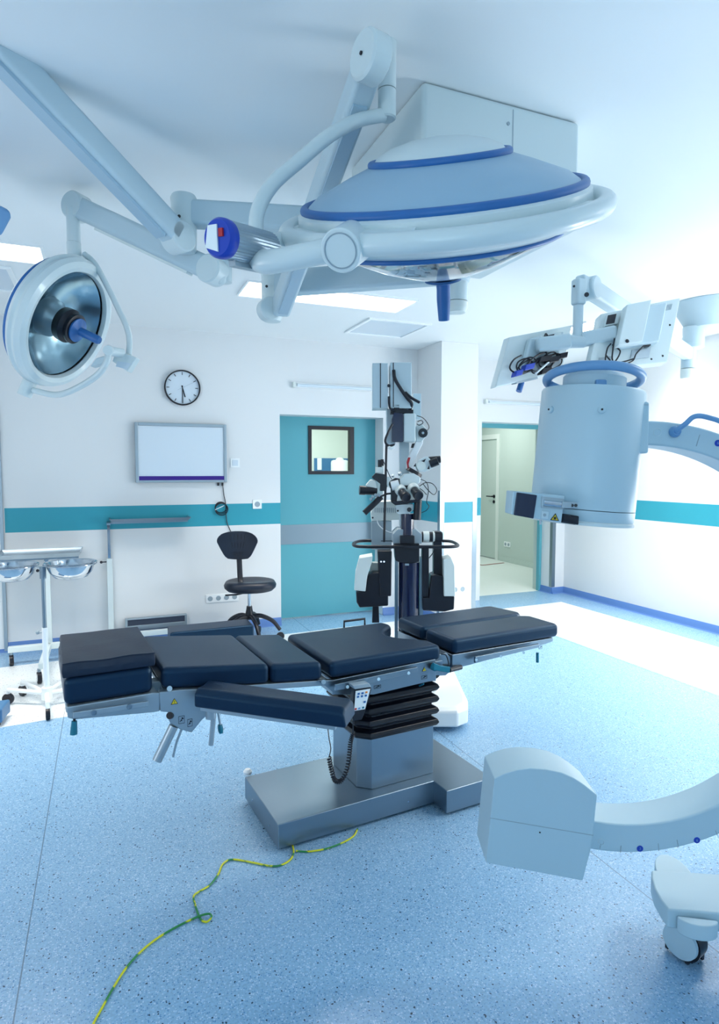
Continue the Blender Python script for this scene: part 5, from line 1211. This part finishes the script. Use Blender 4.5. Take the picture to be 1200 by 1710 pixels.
def monitor(quad, d0, d1, th, lab, par_d=0):
    # quad: four photo corners TL TR BR BL of the back; left side at depth d0, right side at d1
    TL, TR, BR, BL = [at_d(x, y, d) for (x, y), d in zip(quad, (d0[0], d1[0], d1[1], d0[1]))]
    n = (TR-TL).cross(BL-TL).normalized(); n = n if n.dot(_f) > 0 else -n    # away from the viewer: the screen side
    ex_ = (TR-TL); ey_ = (BL-TL)
    t = thing('monitor', lab, 'monitor', (TL+TR+BR+BL)/4, 'monitors on the ceiling boom')
    b = B(); b.loft([[TL, TR, BR, BL], [p+n*th for p in (TL, TR, BR, BL)]]); b.build('housing', 'enamel', t, bevel=.006, segs=3)
    c4 = (TL+TR+BR+BL)/4
    b = B(); b.loft([[c4+(p-c4)*.92+n*(th+.001) for p in (TL, TR, BR, BL)], [c4+(p-c4)*.92+n*(th+.003) for p in (TL, TR, BR, BL)]]); b.build('screen', 'screen', t)
    Q = lambda u_, v_, w_=0: TL+ex_*u_+ey_*v_+(BR-TR-BL+TL)*(u_*v_)-n*w_
    return t, Q, n
m1, Q, n = monitor([(1003, 524), (1136, 497), (1114, 604), (981, 619)], (DMn, DMn-.08), (DMn+.10, DMn+.02), .06, 'larger right monitor of the ceiling boom seen from behind')
def mbox(Q, u0, v0, u1, v1, w0, w1, nm, m, par, bev=.004):
    b = B(); b.loft([[Q(u0, v0, w0), Q(u1, v0, w0), Q(u1, v1, w0), Q(u0, v1, w0)], [Q(u0, v0, w1), Q(u1, v0, w1), Q(u1, v1, w1), Q(u0, v1, w1)]]); return b.build(nm, m, par, bevel=bev)
mbox(Q, .30, .08, .78, .72, 0, .05, 'rear_bulge', 'enamel2', m1, .012)
mbox(Q, .20, .06, .50, .74, .05, .10, 'power_box', 'enamel', m1, .006)
mbox(Q, .06, .06, .22, .28, .0, .03, 'arm_plate', 'enamel', m1)
mbox(Q, .06, .10, .165, .26, .031, .034, 'socket_panel', 'black', m1, .001)
mbox(Q, .50, .74, .74, .90, .001, .004, 'connector_recess', 'alu', m1, .001); mbox(Q, .10, .80, .26, .96, .001, .004, 'connector_recess', 'alu', m1, .001)
b = B()
for i in range(12): b.bar(Q(.70+i*.018, .08, .002), Q(.695+i*.018, .17, .002), .0025, .002, up=n)
b.build('vent_slots', 'grey', m1)
b = B()
for u_, v_ in ((.93, .42), (.92, .90), (.78, .93), (.16, .93)): b.cyl(Q(u_, v_, 0), Q(u_, v_, .002), .0055)
b.cyl(Q(.30, .70, .10), Q(.30, .70, .103), .010); b.build('screw_head', 'black', m1)
b = B()
b.tube([Q(.18, .62, .03), Q(.13, .72, .05), Q(.14, .92, .05), Q(.20, 1.0, .05), Q(.27, .94, .05), Q(.30, .80, .05), Q(.24, .72, .05), Q(.18, .66, .05)], .004, seg=8)
b.tube([Q(.20, .55, .04), Q(.19, .75, .06), Q(.22, .95, .06), Q(.34, 1.02, .05), Q(.48, .98, .05), Q(.52, .86, .04), Q(.60, .74, .03), Q(.68, .68, .02)], .004, seg=8); b.tube([Q(.15, .8, .03), Q(.18, .9, .05), Q(.25, .98, .05), Q(.4, .97, .05), Q(.5, .94, .05)], .004, seg=8)
b.build('cables', 'black', m1)
mbox(Q, .63, .66, .70, .74, .01, .03, 'plug', 'black', m1, .002)
m2, Q, n = monitor([(850, 563), (955, 543), (938, 621), (827, 647)], (DMn+.02, DMn-.02), (DMn+.22, DMn+.18), .05, 'smaller left monitor of the ceiling boom with tangled cables behind')
mbox(Q, .28, .12, .82, .78, 0, .04, 'rear_bulge', 'enamel2', m2, .012)
mbox(Q, .42, .12, .72, .40, .04, .06, 'arm_plate', 'enamel', m2)
mbox(Q, .44, .15, .60, .30, .061, .064, 'socket_panel', 'black', m2, .001)
mbox(Q, .30, .62, .85, .86, .041, .044, 'connector_recess', 'alu', m2, .001)
b = B(); rnd = random.Random(5)
b.tube([Q(.50, .20, .07), Q(.42, .12, .08), Q(.43, .35, .08), Q(.52, .55, .08), Q(.56, .62, .07)], .0045, seg=8)
b.tube([Q(.56, .50, .07), Q(.40, .52, .08), Q(.30, .60, .08), Q(.26, .72, .06)], .0045, seg=8)
for k_ in range(7):
    u0, v0 = .22+.5*rnd.random(), .66+.14*rnd.random(); r1 = .10+.06*rnd.random()
    b.tube([Q(u0+r1*1.0*math.cos(a), v0+r1*1.1*math.sin(a), .05+.02*rnd.random()) for a in [i*math.pi/4 for i in range(8)]], .0042, seg=8, closed=True, n=4)
b.tube([Q(.16, .46, .06), Q(.06, .52, .06), Q(.03, .66, .06), Q(.12, .78, .06), Q(.30, .84, .06)], .0045, seg=8)
b.build('cables', 'black', m2)
for (u_, v_, sx_, m_) in ((.52, .64, .09, 'black'), (.66, .70, .08, 'black'), (.16, .82, .05, 'royal'), (.30, .74, .07, 'royal'), (.80, .66, .06, 'black'), (.58, .90, .07, 'black')):
    mbox(Q, u_-sx_, v_-.06, u_+sx_, v_+.06, .045, .085, 'plug', m_, m2, .004)
b = B(); b.bar(Q(.40, .92, .09), Q(.56, .74, .09), .012, .006); b.build('label_tag', 'paper', m2)
b = B(); b.tube([Q(.42, 1.02, -.02), Q(.41, 1.20, -.02)], .016, n=1, seg=14); b.build('grip_handle', 'blue', m2)
b = B(); b.bar(Q(.30, 1.0, -.02), Q(.62, 1.0, -.02), .04, .012); b.build('handle_plate', 'alu', m2)

# ------------------------------------------------------------------ light
def area(name, loc, target, sx, sy, power, col):
    l = bpy.data.lights.new(name, 'AREA'); l.shape = 'RECTANGLE'; l.size = sx; l.size_y = sy; l.energy = power; l.color = col
    o = bpy.data.objects.new(name, l); COL.objects.link(o); o.location = loc
    d = V(target)-V(loc); o.rotation_euler = d.to_track_quat('-Z', 'Y').to_euler(); return o
for x_, y_, w_, p_, sp_ in ((1.52, 4.275, 1.2, 16, 100), (-.92, 4.08, 1.2, 20, 100), (4.36, 4.3, 1.2, 22, 100), (4.5, 2.52, 1.15, 30, 118), (3.4, 1.0, 1.15, 30, 140)):
    o = area('panel_lamp', (x_, y_, HC-.02), (x_, y_, 0), w_, .30, p_, (1.0, .915, .81)); o.data.spread = rad(sp_)
area('fill_right', (5.12, 3.0, 1.35), (2.4, 4.6, 2.6), 1.2, 1.0, 43, (1.0, .97, .94))  # unseen fill added at the right wall to brighten ceiling and pier
area('fill_right_low', (5.12, 1.0, 1.1), (1.2, 1.9, 2.74), 1.0, .8, 66, (.86, .95, 1.0))  # added uplight, out of frame, lifting the ceiling near the camera
area('fill_left', (-2.2, 1.6, 1.25), (.6, 2.3, 2.74), 1.2, .8, 19, (.95, .98, 1.0))  # unseen uplight added on the left to lift the ceiling
area('fill_front', (-.4, -1.5, 1.7), (1.2, 3.0, 1.9), 2.2, 1.4, 27, (.56, .84, 1.0))  # bluish fill added behind the camera for surfaces facing it
area('corridor_lamp', (4.9, 8.2, 2.66), (4.9, 8.2, 0), 1.2, .4, 30, (.96, 1.0, .95))
area('washroom_lamp', (2.4, 7.3, 2.42), (2.6, 7.6, 0), 1.2, .4, 34, (.95, 1.0, .98))
w = bpy.data.worlds.new('world'); sc.world = w; w.use_nodes = True
w.node_tree.nodes['Background'].inputs[0].default_value = (.5, .65, .9, 1); w.node_tree.nodes['Background'].inputs[1].default_value = .15
sc.view_settings.view_transform = 'Standard'; sc.view_settings.look = 'None'; sc.view_settings.gamma = 1.0; sc.view_settings.use_curve_mapping = False
sc.view_settings.exposure = 0.32
sc.cycles.max_bounces = 10; sc.cycles.diffuse_bounces = 6; sc.cycles.transmission_bounces = 8; sc.cycles.glossy_bounces = 4
sc.cycles.sample_clamp_indirect = 6.0; sc.cycles.caustics_reflective = False; sc.cycles.caustics_refractive = False
sc.cycles.use_denoising = True
for o in bpy.data.objects:
    if '_o' in o: del o['_o']
